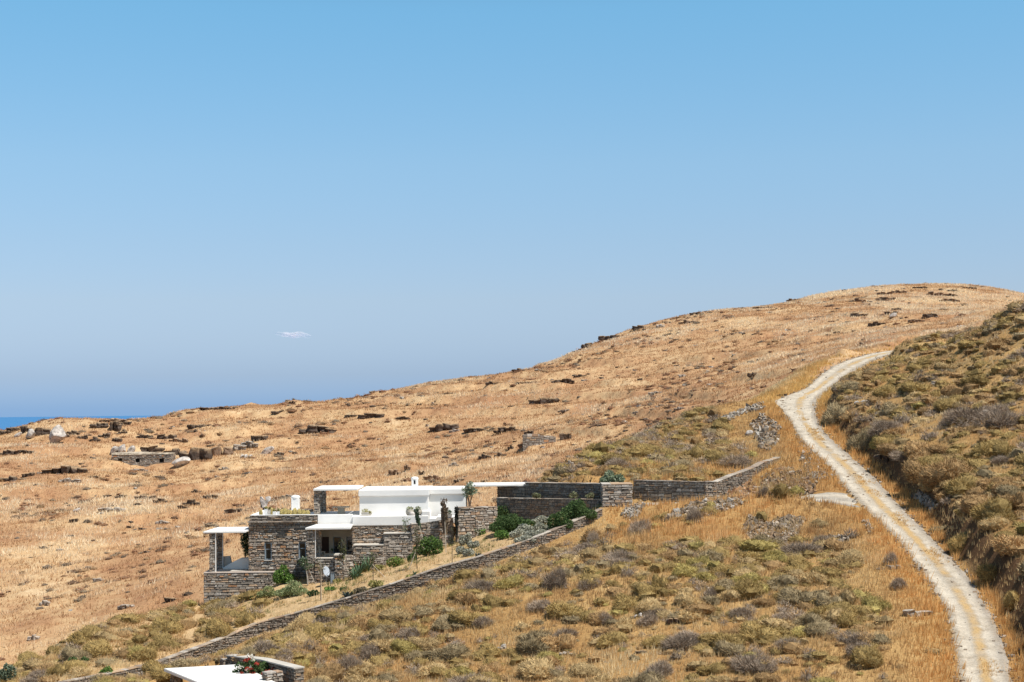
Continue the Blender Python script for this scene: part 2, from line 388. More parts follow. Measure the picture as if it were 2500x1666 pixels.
def land(x, y):
    """height and zone of the land (near spur / garden / far hill)"""
    x, y = np.asarray(x, float), np.asarray(y, float)
    fz = F_RBF(x, y)
    nz = (fbm(x / 13, y / 13, 4) - .5)
    far_amp = sstep(120, 220, y)
    crest_w = 1 - .55 * sstep(.75, 1, np.clip(y / 400, 0, 1))
    fz = fz + nz * (1.2 * far_amp + .3) * crest_w + (fbm(x / 3.1 + 40, y / 3.1, 3) - .5) * .55 * crest_w
    # old terraces on the far hillside: short steps along the slope
    ph = (fz + 2.2 * fbm(x / 30 + 5, y / 30, 2)) / 2.4
    fr = ph - np.floor(ph)
    tmask = sstep(.48, .62, fbm(x / 16 + 70, y / 16 + 3, 2))
    fz = fz + (sstep(.0, .14, fr) * 1.0 - fr) * 1.0 * tmask * sstep(140, 190, y) * (1 - sstep(300, 380, y))
    nn = N_RBF(x, y)
    nn = nn + (fbm(x / 6, y / 6, 4) - .5) * .55 + (fbm(x / 1.3 + 9, y / 1.3, 2) - .5) * .16
    gd = poly_dist(x, y, GARDEN)
    gz = G_RBF(x, y) + (fbm(x / 2.2, y / 2.2, 3) - .5) * .14
    gw_ = sstep(-.32, -.62, gd)
    nn = nn * (1 - gw_) + gz * gw_
    # bank and hillside right of the track
    bd = -poly_sd(x, y, BANKL)
    ysat = np.where(y < 164, y, 164 + 20 * (1 - np.exp(-(y - 164) / 20)))
    wS = sstep(3, 14, bd)
    yy = y * (1 - wS) + ysat * wS
    hb = (1.55 + .9 * (fbm(x / 4 + 3, y / 4, 2) - .3)) * (1 - .7 * sstep(158, 185, y))
    hb = hb + 1.25 * sstep(45.3, 47.0, x) * sstep(180, 188, y) * sstep(0, 2, bd)
    hill = RA + RG * yy + hb * sstep(-.1, 1.2, bd) + (.27 * np.maximum(bd - .6, 0) + .33 * np.maximum(bd - 11, 0) * sstep(120, 165, y)) + (fbm(x / 7 + 31, y / 7, 4) - .5) * 1.1 * sstep(1, 6, bd) + (fbm(x / 1.4, y / 1.4 + 8, 2) - .5) * .2 * sstep(0, 1, bd)
    nn = np.where(bd > 0, hill, nn)
    rd = poly_dist(x, y, ROADPG)
    e = poly_sd(x, y, CREST)
    pen = np.where(e > 0, .5 * e - .25 * (1 - np.exp(-e / .5)), 0)
    nn = np.where(bd > 0, nn, nn - np.maximum(pen, 0))
    # track and lane beds
    rz = RA + RG * y
    w = np.where(bd > 0, 0, np.maximum(1 - sstep(.7, 3.0, rd), (bd > -1.6) * (rd < 3.5) * 1.0))
    fz = fz - 4 * sstep(-2.5, 1.5, bd) * sstep(232, 206, y)
    z = np.maximum(nn, fz)
    z = z * (1 - w) + (rz - .02) * w
    ld = poly_dist(x, y, LANE)
    wl_ = (1 - sstep(.1, 1.3, ld)) * (bd <= 0) * (1 - (1 - sstep(-.2, .6, rd)))
    z = z * (1 - wl_) + (lane_z(x, y) - .02) * wl_
    return z, (nn > fz), gd, bd, rd, ld, e

PERG_PIT = None
def terrain_z(x, y):
    z, near, gd, bd, rd, ld, e = land(x, y)
    pit = poly_dist(x, y, PIT)
    z = np.where(pit < 0, np.minimum(z, -15.9), z)
    z = np.where(in_poly(x, y, COURT), np.minimum(z, -7.0), z)
    return z, near, gd, bd, rd, ld, e
COURT = [(-1.6, 122.9), (6.75, 117.05), (7.3, 118.9), (-.6, 127.0), (-2.5, 126.5)]
# sunken terrace under the white roof at the bottom of the picture
PIT = [tuple(P(385, 1640, 82.3)[:2]), tuple(P(548, 1612, 84.2)[:2]), tuple(P(694, 1626, 78.6)[:2]), tuple(P(668, 1660, 75.5)[:2]), (-12.2, 66), (-18, 66), (-19.5, 76)]

def axis(segs):
    out = [segs[0][0]]
    for a, b, st in segs:
        n = max(1, int(round((b - a) / st))); out += list(np.linspace(a, b, n + 1)[1:])
    return np.array(out)
xs = axis([(-420, -180, 20), (-180, -110, 3), (-110, -50, 1.3), (-50, 62, .5), (62, 120, 1.2), (120, 180, 3), (180, 420, 20)])
ys = axis([(-12, 54, 6), (54, 70, 2), (70, 130, .45), (130, 175, .6), (175, 290, 1.0), (290, 425, 1.4), (425, 500, 7), (500, 900, 40)])
GX, GY = np.meshgrid(xs, ys)
GZ, GNEAR, GGD, GBD, GRD, GLD, GE = terrain_z(GX, GY)
def _bil(arr, x, y):
    x, y = np.asarray(x, float), np.asarray(y, float)
    i = np.clip(np.searchsorted(xs, x) - 1, 0, len(xs) - 2); j = np.clip(np.searchsorted(ys, y) - 1, 0, len(ys) - 2)
    fx = np.clip((x - xs[i]) / (xs[i + 1] - xs[i]), 0, 1); fy = np.clip((y - ys[j]) / (ys[j + 1] - ys[j]), 0, 1)
    return (arr[j, i] * (1 - fx) + arr[j, i + 1] * fx) * (1 - fy) + (arr[j + 1, i] * (1 - fx) + arr[j + 1, i + 1] * fx) * fy
def gz(x, y): return _bil(GZ, x, y)
GNF = GNEAR.astype(float)
_YM = np.arange(60, 445, .25)
def hit(px, py):
    """where the sight line through a point of the photograph meets the land"""
    d = ray(px, py); X = d[0] * _YM; Z = d[2] * _YM
    below = gz(X, _YM) > Z
    if not below.any(): return None
    k = int(np.argmax(below)); Y = _YM[k]
    if k > 0:
        z0 = Z[k - 1] - gz(X[k - 1], _YM[k - 1]); z1 = Z[k] - gz(X[k], _YM[k])
        Y = _YM[k - 1] + .25 * z0 / (z0 - z1 + 1e-9)
    p = d * Y; return np.array((p[0], p[1], float(gz(p[0], p[1]))))

def build_ground():
    ny, nx = GX.shape
    V = np.stack([GX, GY, GZ], -1).reshape(-1, 3)
    idx = np.arange(nx * ny).reshape(ny, nx)
    q = np.stack([idx[:-1, :-1], idx[:-1, 1:], idx[1:, 1:], idx[1:, :-1]], -1).reshape(-1, 4).astype(np.int32)
    me = bpy.data.meshes.new('ground'); nf = len(q)
    me.vertices.add(len(V)); me.vertices.foreach_set('co', V.astype(np.float32).ravel())
    me.loops.add(nf * 4); me.loops.foreach_set('vertex_index', q.ravel())
    me.polygons.add(nf); me.polygons.foreach_set('loop_start', np.arange(0, nf * 4, 4, dtype=np.int32))
    me.update(calc_edges=True)
    me.polygons.foreach_set('use_smooth', np.ones(nf, bool))
    for nm, arr in (('garden', sstep(.3, -.8, GGD) * (GX > -31 + (GY - 116) * .3)), ('near', GNF), ('bank', np.clip(sstep(-.3, .2, GBD) * sstep(2.2, 1.2, GBD), 0, 1)), ('verge', sstep(3.5, .5, GRD))):
        a = me.attributes.new(nm, 'FLOAT', 'POINT'); a.data.foreach_set('value', arr.astype(np.float32).ravel())
    m, n, l, b = nmat('dry_hillside')
    pos = geo_pos(n)
    big = noise(n, l, .07, 4, .6, pos); mid = noise(n, l, .55, 5, .65, pos); fine = noise(n, l, 5.0, 5, .7, pos)
    mx = n.new('ShaderNodeMath'); mx.operation = 'MULTIPLY_ADD'; mx.inputs[1].default_value = .6
    l.new(big.outputs[0], mx.inputs[0])
    m2 = n.new('ShaderNodeMath'); m2.operation = 'MULTIPLY'; m2.inputs[1].default_value = .4; l.new(mid.outputs[0], m2.inputs[0]); l.new(m2.outputs[0], mx.inputs[2])
    far = cramp(n, l, mx.outputs[0], FARRAMP)
    near = cramp(n, l, mx.outputs[0], NEARRAMP)
    def attr(nm):
        a = n.new('ShaderNodeAttribute'); a.attribute_name = nm; return a.outputs['Fac']
    c = mixc(n, l, attr('near'), far.outputs[0], near.outputs[0])
    soil = cramp(n, l, mid.outputs[0], [(.3, (.46, .31, .165)), (.7, (.60, .43, .24))])
    c = mixc(n, l, attr('garden'), c, soil.outputs[0])
    c = mixc(n, l, attr('bank'), c, (.15, .085, .045))
    f = cramp(n, l, fine.outputs[0], [(.25, (.62, .60, .57)), (.6, (1.08, 1.08, 1.08))])
    c = mixc(n, l, 1.0, c, f.outputs[0], 'MULTIPLY')
    l.new(c, b.inputs['Base Color']); b.inputs['Roughness'].default_value = .95; b.inputs['Specular IOR Level'].default_value = .05
    bump(n, l, fine.outputs[0], .7, .12, b)
    me.materials.append(m)
    o = bpy.data.objects.new('ground', me); COL.objects.link(o); tag(o, kind='structure')
FARRAMP = [(.34, (.33, .17, .092)), (.46, (.44, .26, .14)), (.56, (.55, .37, .205)), (.68, (.64, .48, .30))]
NEARRAMP = [(.34, (.27, .145, .06)), (.46, (.36, .21, .085)), (.56, (.44, .28, .12)), (.68, (.52, .36, .17))]
build_ground()

# ------------------------------------------------------------------ track, lane, sea, cloud
def strip(name, left, right, zfun, mat, nacross=14, step=.7, rag=.28, lift=.05):
    def resample(pl):
        pl = np.array([p[:2] for p in pl]); d = np.r_[0, np.cumsum(np.hypot(*np.diff(pl, axis=0).T))]
        return pl, d / d[-1], d[-1]
    lp, lt, LL = resample(left); rp, rt, _ = resample(right)
    n = int(LL / step); T = np.linspace(0, 1, n)
    # matched fractions: pair the stations by index along both edges
    lx, ly = np.interp(T, lt, lp[:, 0]), np.interp(T, lt, lp[:, 1]); rx, ry = np.interp(T, rt, rp[:, 0]), np.interp(T, rt, rp[:, 1])
    S = np.linspace(-.12, 1.12, nacross)
    X = lx[:, None] * (1 - S) + rx[:, None] * S; Y = ly[:, None] * (1 - S) + ry[:, None] * S
    edge = np.abs(S - .5) * 2
    Z = zfun(X, Y) + lift - .16 * np.clip((edge - .9) / .34, 0, 1)[None, :] ** 1.0 * 1.0
    rut = np.exp(-((S - .27) / .1) ** 2) + np.exp(-((S - .73) / .1) ** 2)
    Z = Z - .03 * rut[None, :] + (fbm(X / 1.1, Y / 1.1, 3) - .5) * .09 + (fbm(X / .45 + 5, Y / .45, 2) - .5) * rag * np.clip((edge - .75) / .3, 0, 1)[None, :] * .5
    V = np.stack([X, Y, Z], -1).reshape(-1, 3); idx = np.arange(n * nacross).reshape(n, nacross)
    me = bpy.data.meshes.new(name)
    me.from_pydata(V.tolist(), [], np.stack([idx[:-1, :-1], idx[:-1, 1:], idx[1:, 1:], idx[1:, :-1]], -1).reshape(-1, 4).tolist()); me.update()
    a = me.attributes.new('across', 'FLOAT', 'POINT'); a.data.foreach_set('value', np.tile(S, n).astype(np.float32))
    a = me.attributes.new('along', 'FLOAT', 'POINT'); a.data.foreach_set('value', np.repeat(T * LL, nacross).astype(np.float32))
    me.polygons.foreach_set('use_smooth', np.ones(len(me.polygons), bool)); me.materials.append(mat)
    o = bpy.data.objects.new(name, me); COL.objects.link(o); tag(o, kind='structure'); return o

def road_mat(name, strip_on=True):
    m, n, l, b = nmat(name); pos = geo_pos(n)
    a = n.new('ShaderNodeAttribute'); a.attribute_name = 'across'
    mid = noise(n, l, 1.1, 5, .65, pos); fine = noise(n, l, 9, 5, .75, pos)
    base = cramp(n, l, mid.outputs[0], [(.28, (.30, .26, .21)), (.5, (.415, .372, .312)), (.72, (.51, .465, .395))])
    ad = n.new('ShaderNodeMath'); ad.operation = 'MULTIPLY_ADD'; ad.inputs[1].default_value = .22
    l.new(mid.outputs[0], ad.inputs[0]); l.new(a.outputs['Fac'], ad.inputs[2])
    tr = cramp(n, l, ad.outputs[0], [(.05, (.9,) * 3), (.16, (.1,) * 3), (.34, (0,) * 3), (.47, (0,) * 3), (.58, (.8,) * 3), (.66, (.8,) * 3), (.77, (0,) * 3), (1.0, (0.1,) * 3)])
    lo = noise(n, l, .22, 4, .65, pos)
    lm = cramp(n, l, lo.outputs[0], [(.36, (.15,) * 3), (.52, (1,) * 3)])
    tm = n.new('ShaderNodeMath'); tm.operation = 'MULTIPLY'; l.new(tr.outputs[0], tm.inputs[0]); l.new(lm.outputs[0], tm.inputs[1])
    c = base.outputs[0]
    wt = cramp(n, l, ad.outputs[0], [(.16, (.9,) * 3), (.30, (1.28, 1.26, 1.22)), (.44, (1.22, 1.2, 1.16)), (.54, (.95,) * 3), (.70, (.95,) * 3), (.80, (1.26, 1.24, 1.2)), (.92, (1.1,) * 3), (1.0, (.8, .8, .82))])
    c = mixc(n, l, 1.0, c, wt.outputs[0], 'MULTIPLY')
    if strip_on: c = mixc(n, l, tm.outputs[0], c, (.52, .34, .14))
    grv = cramp(n, l, fine.outputs[0], [(.3, (.58, .59, .62)), (.52, (1.0, 1.0, 1.0)), (.75, (1.14, 1.13, 1.1))])
    c = mixc(n, l, 1.0, c, grv.outputs[0], 'MULTIPLY')
    l.new(c, b.inputs['Base Color']); b.inputs['Roughness'].default_value = .95; b.inputs['Specular IOR Level'].default_value = .1
    bump(n, l, fine.outputs[0], .6, .06, b)
    return m
# pair the two edges by position along the track
def pair(Lp, Rp):
    Ra = np.array([p[:2] for p in Rp]); d = np.r_[0, np.cumsum(np.hypot(*np.diff(Ra, axis=0).T))]
    T = np.arange(0, d[-1], .25); rx, ry = np.interp(T, d, Ra[:, 0]), np.interp(T, d, Ra[:, 1])
    La = np.array([p[:2] for p in Lp]); dl = np.r_[0, np.cumsum(np.hypot(*np.diff(La, axis=0).T))]
    S = np.arange(0, dl[-1], .7); lx, ly = np.interp(S, dl, La[:, 0]), np.interp(S, dl, La[:, 1])
    out, k0 = [], 0
    for x, y in zip(lx, ly):
        dd = np.hypot(rx[k0:k0 + 60] - x, ry[k0:k0 + 60] - y); k = k0 + int(np.argmin(dd)); k0 = max(k0, k)
        out.append((rx[k], ry[k]))
    return list(zip(lx, ly)), out
Lq, Rq = pair([p for i, p in enumerate(L) if i not in (18,)], R)
def strip2(name, Lq, Rq, zfun, mat):
    n = len(Lq); o = strip(name, [(i, 0) for i in range(n)], [(i, 1) for i in range(n)], lambda X, Y: X * 0, mat, 14, 1.0)
    me = o.data; k = 14; S = np.linspace(-.10, 1.10, k); nn = len(me.vertices) // k
    T = np.linspace(0, n - 1, nn); I = np.arange(n)
    la, ra = np.array(Lq), np.array(Rq)
    # smooth the pairing a little
    ker = np.ones(5) / 5
    for q in (la, ra):
        for c in range(2): q[2:-2, c] = np.convolve(q[:, c], ker, 'valid')
    lx, ly, rx, ry = (np.interp(T, I, a) for a in (la[:, 0], la[:, 1], ra[:, 0], ra[:, 1]))
    X = lx[:, None] * (1 - S) + rx[:, None] * S; Y = ly[:, None] * (1 - S) + ry[:, None] * S
    edge = np.abs(S - .5) * 2
    Z = zfun(X, Y) + .05 - .2 * np.clip((edge - .86) / .34, 0, 1)[None, :]
    rut = np.exp(-((S - .27) / .1) ** 2) + np.exp(-((S - .73) / .1) ** 2)
    Z = Z - .03 * rut[None, :] + (fbm(X / 1.1, Y / 1.1, 3) - .5) * .08 + (fbm(X / .5 + 5, Y / .5, 2) - .5) * .2 * np.clip((edge - .75) / .3, 0, 1)[None, :]
    me.vertices.foreach_set('co', np.stack([X, Y, Z], -1).astype(np.float32).ravel()); me.update()
    return o
strip2('dirt_track', Lq, Rq, lambda X, Y: RA + RG * Y, road_mat('track_gravel'))
def turnout():
    pts = [on_road(*q) for q in ((1966, 1078), (1934, 1036), (1910, 1003), (1886, 979), (1912, 967), (1963, 949), (1996, 935), (2000, 960), (1985, 985), (1985, 1040))]
    c = np.mean(pts, 0); mb = MB(); k = len(pts); V = []; R_ = 8
    for i in range(R_ + 1):
        for j in range(k * 4):
            a, f = divmod(j, 4); p = pts[a] * (1 - f / 4) + pts[(a + 1) % k] * (f / 4); q = c + (p - c) * (i / R_) * (1 + (.06 * (random.random() - .5) if i == R_ else 0))
            V.append((q[0], q[1], RA + RG * q[1] + .035 + random.uniform(-.02, .02) - (.12 if i == R_ else 0)))
    m = k * 4; mb.add(V, [(i * m + j, i * m + (j + 1) % m, (i + 1) * m + (j + 1) % m, (i + 1) * m + j) for i in range(R_) for j in range(m)])
    o = mb.build('track_turnout', road_mat('turnout_gravel', False), None, True); a = o.data.attributes.new('across', 'FLOAT', 'POINT'); a.data.foreach_set('value', np.full(len(V), .3, np.float32)); tag(o, kind='structure')
turnout()
lnL = [(25.2, 115.0), (21, 116.3), (15, 117.8), (10.3, 119.4), (7.4, 120.6)]; lnR = [(25.6, 108.2), (22, 112.2), (18.5, 114.1), (14, 115.2), (9.5, 116.2), (7.1, 117.4)]
def res(pl, n):
    a = np.array(pl); d = np.r_[0, np.cumsum(np.hypot(*np.diff(a, axis=0).T))]; T = np.linspace(0, d[-1], n)
    return [(x, y) for x, y in zip(np.interp(T, d, a[:, 0]), np.interp(T, d, a[:, 1]))]
strip2('lane', res(lnL, 34), res(lnR, 34), lambda X, Y: lane_z(X, Y) - .015, road_mat('lane_gravel', False))

def sea():
    mb = MB(); k = 96; Rr = 60000
    V = [(0, 0, -60)] + [(Rr * math.cos(2 * math.pi * i / k), Rr * math.sin(2 * math.pi * i / k), -60) for i in range(k)]
    mb.add(V, [(0, 1 + i, 1 + (i + 1) % k) for i in range(k)])
    m, n, l, b = nmat('sea_water')
    b.inputs['Base Color'].default_value = (.055, .19, .40, 1); b.inputs['Roughness'].default_value = .5
    b.inputs['Specular IOR Level'].default_value = .12
    pos = geo_pos(n); t = noise(n, l, .02, 3, .6, pos); bump(n, l, t.outputs[0], .5, 6, b)
    tag(mb.build('sea', m), kind='structure')
sea()
def cloud():
    scene.cycles.transparent_max_bounces = 64
    Yc = 5200.0; c = P(714, 819, Yc)
    bm = bmesh.new(); rr = random.Random(4)
    for q in range(22):
        dx = rr.gauss(0, 17); dz = rr.gauss(0, 3.2) + (4 if dx > 8 else 0) + (2 if dx < -15 else 0) - 1; r = rr.uniform(4, 10); k = Yc / FPX
        mt = Matrix.Translation(Vector(c) + Vector((dx * k, rr.uniform(-30, 30), dz * k))) @ Matrix.Diagonal((r * k * 1.3, r * k, r * k * .6, 1))
        bmesh.ops.create_icosphere(bm, subdivisions=2, radius=1, matrix=mt)
    me = bpy.data.meshes.new('cloud'); bm.to_mesh(me); bm.free()
    m, n, l, b = nmat('cloud_vapour'); pos = geo_pos(n)
    df = n.new('ShaderNodeBsdfDiffuse'); df.inputs['Color'].default_value = (.95, .88, .88, 1)
    tl = n.new('ShaderNodeBsdfTranslucent'); tl.inputs['Color'].default_value = (.95, .88, .88, 1)
    tp = n.new('ShaderNodeBsdfTransparent'); m1 = n.new('ShaderNodeMixShader'); m1.inputs[0].default_value = .5
    l.new(df.outputs[0], m1.inputs[1]); l.new(tl.outputs[0], m1.inputs[2])
    t_ = noise(n, l, .022, 5, .6, pos); r_ = cramp(n, l, t_.outputs[0], [(.34, (0,) * 3), (.6, (.2,) * 3)])
    m2 = n.new('ShaderNodeMixShader'); l.new(r_.outputs[0], m2.inputs[0]); l.new(tp.outputs[0], m2.inputs[1]); l.new(m1.outputs[0], m2.inputs[2])
    l.new(m2.outputs[0], n['Material Output'].inputs['Surface']); me.materials.append(m)
    o = bpy.data.objects.new('cloud', me); COL.objects.link(o); tag(o, kind='structure')
cloud()
# ------------------------------------------------------------------ dry stone masonry
GREY = [(.345, .295, .245), (.395, .34, .28), (.295, .25, .205), (.43, .375, .315), (.265, .215, .175)]
WARM = [(.37, .295, .23), (.41, .325, .245), (.42, .285, .19), (.34, .265, .21), (.46, .325, .215)]
PALE = [(.52, .465, .40), (.48, .43, .375)]
RUSTY = [(.46, .25, .135), (.50, .31, .17), (.40, .23, .13)]
def palette(kind):
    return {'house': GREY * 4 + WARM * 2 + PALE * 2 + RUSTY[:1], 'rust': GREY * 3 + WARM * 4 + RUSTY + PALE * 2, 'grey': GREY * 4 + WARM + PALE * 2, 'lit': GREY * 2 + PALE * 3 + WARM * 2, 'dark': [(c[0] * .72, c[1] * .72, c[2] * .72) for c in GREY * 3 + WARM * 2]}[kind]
MORTAR = (.15, .125, .10)
def stone_face(mb, o, u, nrm, length, zb, zt, openings=(), ch=.13, sl=.36, pal='house', depth=.16, cap=False):
    """lays irregular flat stones over a wall face: o start point (x, y), u along, nrm outwards; zb, zt give bottom and top height along it"""
    pal = palette(pal); rr = random
    zlo = min(zb(0), zb(length), zb(length * .5)); zhi = max(zt(0), zt(length), zt(length * .5))
    z = zlo
    while z < zhi:
        ch_ = ch * 1.12; h = ch_ * rr.choice((.55, .75, .95, 1.15, 1.5)); s = -rr.uniform(0, sl)
        while s < length:
            l = sl * rr.uniform(.4, 1.5) * (1.15 if h > ch_ else .85)
            a, b = max(s, 0), min(s + l, length); s += l
            if b - a < .05: continue
            mid = .5 * (a + b); top = zt(mid); bot = zb(mid)
            if z > top - .02 or z + h < bot: continue
            z1 = min(z + h, top + .01)
            if any(a < q[1] - .01 and b > q[0] + .01 and z < q[3] - .01 and z1 > q[2] + .01 for q in openings):
                # trim sideways against an opening
                ok = False
                for q in openings:
                    if a < q[0] and b > q[0] and b < q[1] + .4: b = q[0]; ok = b - a > .06
                    elif b > q[1] and a < q[1] and a > q[0] - .4: a = q[1]; ok = b - a > .06
                if not ok: continue
                if any(a < q[1] - .01 and b > q[0] + .01 and z < q[3] - .01 and z1 > q[2] + .01 for q in openings): continue
            g = .008
            p = rr.uniform(-.012, .055)
            col = np.array(rr.choice(pal)) * rr.uniform(.84, 1.14)
            jj = lambda k: rr.uniform(-k, k)
            def pt(ss, zz, d): return (o[0] + u[0] * ss + nrm[0] * d, o[1] + u[1] * ss + nrm[1] * d, zz)
            a2, b2, zz0, zz1 = a + g, b - g, z + g, z1 - g * .8
            q8 = [pt(a2 + jj(.03), zz0 + rr.uniform(-.01, .045), p), pt(b2 + jj(.03), zz0 + rr.uniform(-.01, .045), p), pt(b2, zz0, -depth), pt(a2, zz0, -depth),
                  pt(a2 + abs(jj(.07)), zz1 + rr.uniform(-.05, .012), p - .015), pt(b2 - abs(jj(.07)), zz1 + rr.uniform(-.05, .012), p - .015), pt(b2, zz1, -depth), pt(a2, zz1, -depth)]
            mb.hexa(q8, col)
        z += h
def core(mb, o, u, nrm, length, zb, zt, thick, n=1, openings=()):
    """the packed heart of the wall behind its stones, set back a little"""
    cuts = sorted({0.0, length, *[length * i / n for i in range(n + 1)], *[q[0] for q in openings], *[q[1] for q in openings]})
    for a, b in zip(cuts[:-1], cuts[1:]):
        ops = sorted([(q[2], q[3]) for q in openings if q[0] < .5 * (a + b) < q[1]])
        spans, lo = [], None
        for z0, z1 in ops: spans.append((lo, z0)); lo = z1
        spans.append((lo, None))
        for z0, z1 in spans:
            def pt(ss, zz, d): return (o[0] + u[0] * ss - nrm[0] * d, o[1] + u[1] * ss - nrm[1] * d, zz)
            za, zb_ = (zb(a), zb(b)) if z0 is None else (z0, z0)
            zc, zd = (zt(a) - .015, zt(b) - .015) if z1 is None else (z1, z1)
            if zc - za < .02: continue
            mb.hexa([pt(a, za, .035), pt(b, zb_, .035), pt(b, zb_, thick), pt(a, za, thick), pt(a, zc, .035), pt(b, zd, .035), pt(b, zd, thick), pt(a, zc, thick)], MORTAR)
def seg_uv(p, q):
    d = np.array((q[0] - p[0], q[1] - p[1])); L_ = float(np.hypot(*d)); u = d / L_
    return u, np.array((u[1], -u[0])), L_
def wall_run(mb, pts, base, thick, pal='grey', ch=.13, sl=.36, both=False, ends=True):
    """pts: (x, y, ztop) along the foot, seen side on the right of the run; base(x, y) gives the bottom"""
    for i in range(len(pts) - 1):
        p, q = pts[i], pts[i + 1]; u, nr, L_ = seg_uv(p, q)
        zt = lambda s, p=p, q=q, L_=L_: p[2] + (q[2] - p[2]) * s / L_
        zb = lambda s, p=p, u=u: float(base(p[0] + u[0] * s, p[1] + u[1] * s))
        core(mb, p, u, nr, L_, zb, zt, thick - .03, max(1, int(L_ / 1.5)))
        stone_face(mb, p, u, nr, L_, zb, zt, (), ch, sl, pal)
        if both:
            o2 = (q[0] - nr[0] * thick, q[1] - nr[1] * thick)
            stone_face(mb, o2, -u, -nr, L_, lambda s: zb(L_ - s), lambda s: zt(L_ - s), (), ch, sl, pal)
    if ends:
        for k, (p, q) in ((0, (pts[0], pts[1])), (-1, (pts[-2], pts[-1]))):
            u, nr, L_ = seg_uv(p, q); e = pts[k]
            if k == 0: o = (e[0] - nr[0] * thick, e[1] - nr[1] * thick); d = nr; n2 = -u
            else: o = (e[0], e[1]); d = -nr; n2 = u
            stone_face(mb, o, d, n2, thick, lambda s: float(base(e[0], e[1])), lambda s: e[2], (), ch, sl, pal)
def coping(mb, pts, thick, h=.06, over=.05, pal='lit', sl=.55, back=0.0):
    """flat cap stones along the top of a wall"""
    pl = palette(pal)
    for i in range(len(pts) - 1):
        p, q = pts[i], pts[i + 1]; u, nr, L_ = seg_uv(p, q); s = 0
        while s < L_:
            l = min(sl * random.uniform(.6, 1.5), L_ - s)
            if L_ - s - l < .15: l = L_ - s
            za = p[2] + (q[2] - p[2]) * s / L_; zb = p[2] + (q[2] - p[2]) * (s + l) / L_
            f = over * random.uniform(.4, 1.3); k = thick + over * random.uniform(.2, 1); hh = h * random.uniform(.75, 1.3)
            pt = lambda ss, zz, d: (p[0] + u[0] * ss + nr[0] * d, p[1] + u[1] * ss + nr[1] * d, zz)
            col = np.array(random.choice(pl)) * random.uniform(.8, 1.2)
            mb.hexa([pt(s + .008, za, f), pt(s + l - .008, zb, f), pt(s + l - .008, zb, -k), pt(s + .008, za, -k), pt(s + .008, za + hh, f), pt(s + l - .008, zb + hh, f), pt(s + l - .008, zb + hh, -k), pt(s + .008, za + hh, -k)], col)
            s += l
def flat(z): return lambda *a: z
UX, NF = np.array((1.0, 0.0)), np.array((0.0, -1.0))      # along the front, out of the front
def stone_box(mb, x0, x1, y0, y1, z0, z1, pal='house', ch=.12, sl=.34, openings=(), left=True, right=True):
    """masonry block: front face at y0 plus its two ends"""
    if openings:
        core(mb, (x0 + .02, y0), UX, NF, x1 - x0 - .04, flat(z0), flat(z1), .45, 1, [(a - x0 - .02, b - x0 - .02, c, d) for a, b, c, d in openings])
        mb.box(x0 + .04, x1 - .04, y0 + .46, y1, z0, z1 - .015, MORTAR)
    else:
        mb.box(x0 + .035, x1 - .035, y0 + .035, y1, z0, z1 - .015, MORTAR)
    stone_face(mb, (x0, y0), UX, NF, x1 - x0, flat(z0), flat(z1), [(a - x0, b - x0, c, d) for a, b, c, d in openings], ch, sl, pal)
    if left: stone_face(mb, (x0, y1), np.array((0., -1.)), np.array((-1., 0.)), y1 - y0, flat(z0), flat(z1), (), ch, sl, pal)
    if right: stone_face(mb, (x1, y0), np.array((0., 1.)), np.array((1., 0.)), y1 - y0, flat(z0), flat(z1), (), ch, sl, pal)
def soft_box(name, x0, x1, y0, y1, z0, z1, mat, parent, bev=.03, seg=2):
    bm = bmesh.new(); bmesh.ops.create_cube(bm, size=1)
    for v in bm.verts:
        v.co = Vector((x0 + (v.co.x + .5) * (x1 - x0), y0 + (v.co.y + .5) * (y1 - y0), z0 + (v.co.z + .5) * (z1 - z0)))
    if bev: bmesh.ops.bevel(bm, geom=bm.edges[:], offset=bev, segments=seg, affect='EDGES', profile=.6)
    me = bpy.data.meshes.new(name); bm.to_mesh(me); bm.free(); me.materials.append(mat)
    o = bpy.data.objects.new(name, me); COL.objects.link(o)
    if parent: keep_world(o, parent)
    return o
def slab(name, quad, z0, z1, mat, parent, bev=.02):
    """flat slab over a four sided plan, z may be one number or per corner"""
    bm = bmesh.new(); lo, hi = [], []
    for i, (x, y) in enumerate(quad):
        a = z0[i] if hasattr(z0, '__len__') else z0; b = z1[i] if hasattr(z1, '__len__') else z1
        lo.append(bm.verts.new((x, y, a))); hi.append(bm.verts.new((x, y, b)))
    k = len(quad); bm.faces.new(lo[::-1]); bm.faces.new(hi)
    for i in range(k): bm.faces.new((lo[i], lo[(i + 1) % k], hi[(i + 1) % k], hi[i]))
    bmesh.ops.recalc_face_normals(bm, faces=bm.faces[:])
    if bev: bmesh.ops.bevel(bm, geom=bm.edges[:], offset=bev, segments=2, affect='EDGES')
    me = bpy.data.meshes.new(name); bm.to_mesh(me); bm.free(); me.materials.append(mat)
    o = bpy.data.objects.new(name, me); COL.objects.link(o)
    if parent: keep_world(o, parent)
    return o

# ------------------------------------------------------------------ the house
YF = 120.0
house = thing('stone_house', (wx(800, YF), YF, -14.0), 'two level stone house with whitewashed upper storey and thin white pergola roofs', 'house')
Z_TERR = wz(1258, YF, 775)                 # top of the parapet
Z_LEDGE = wz(1275, YF, 690)
bx0, bx1 = wx(607, YF), wx(775.5, YF)
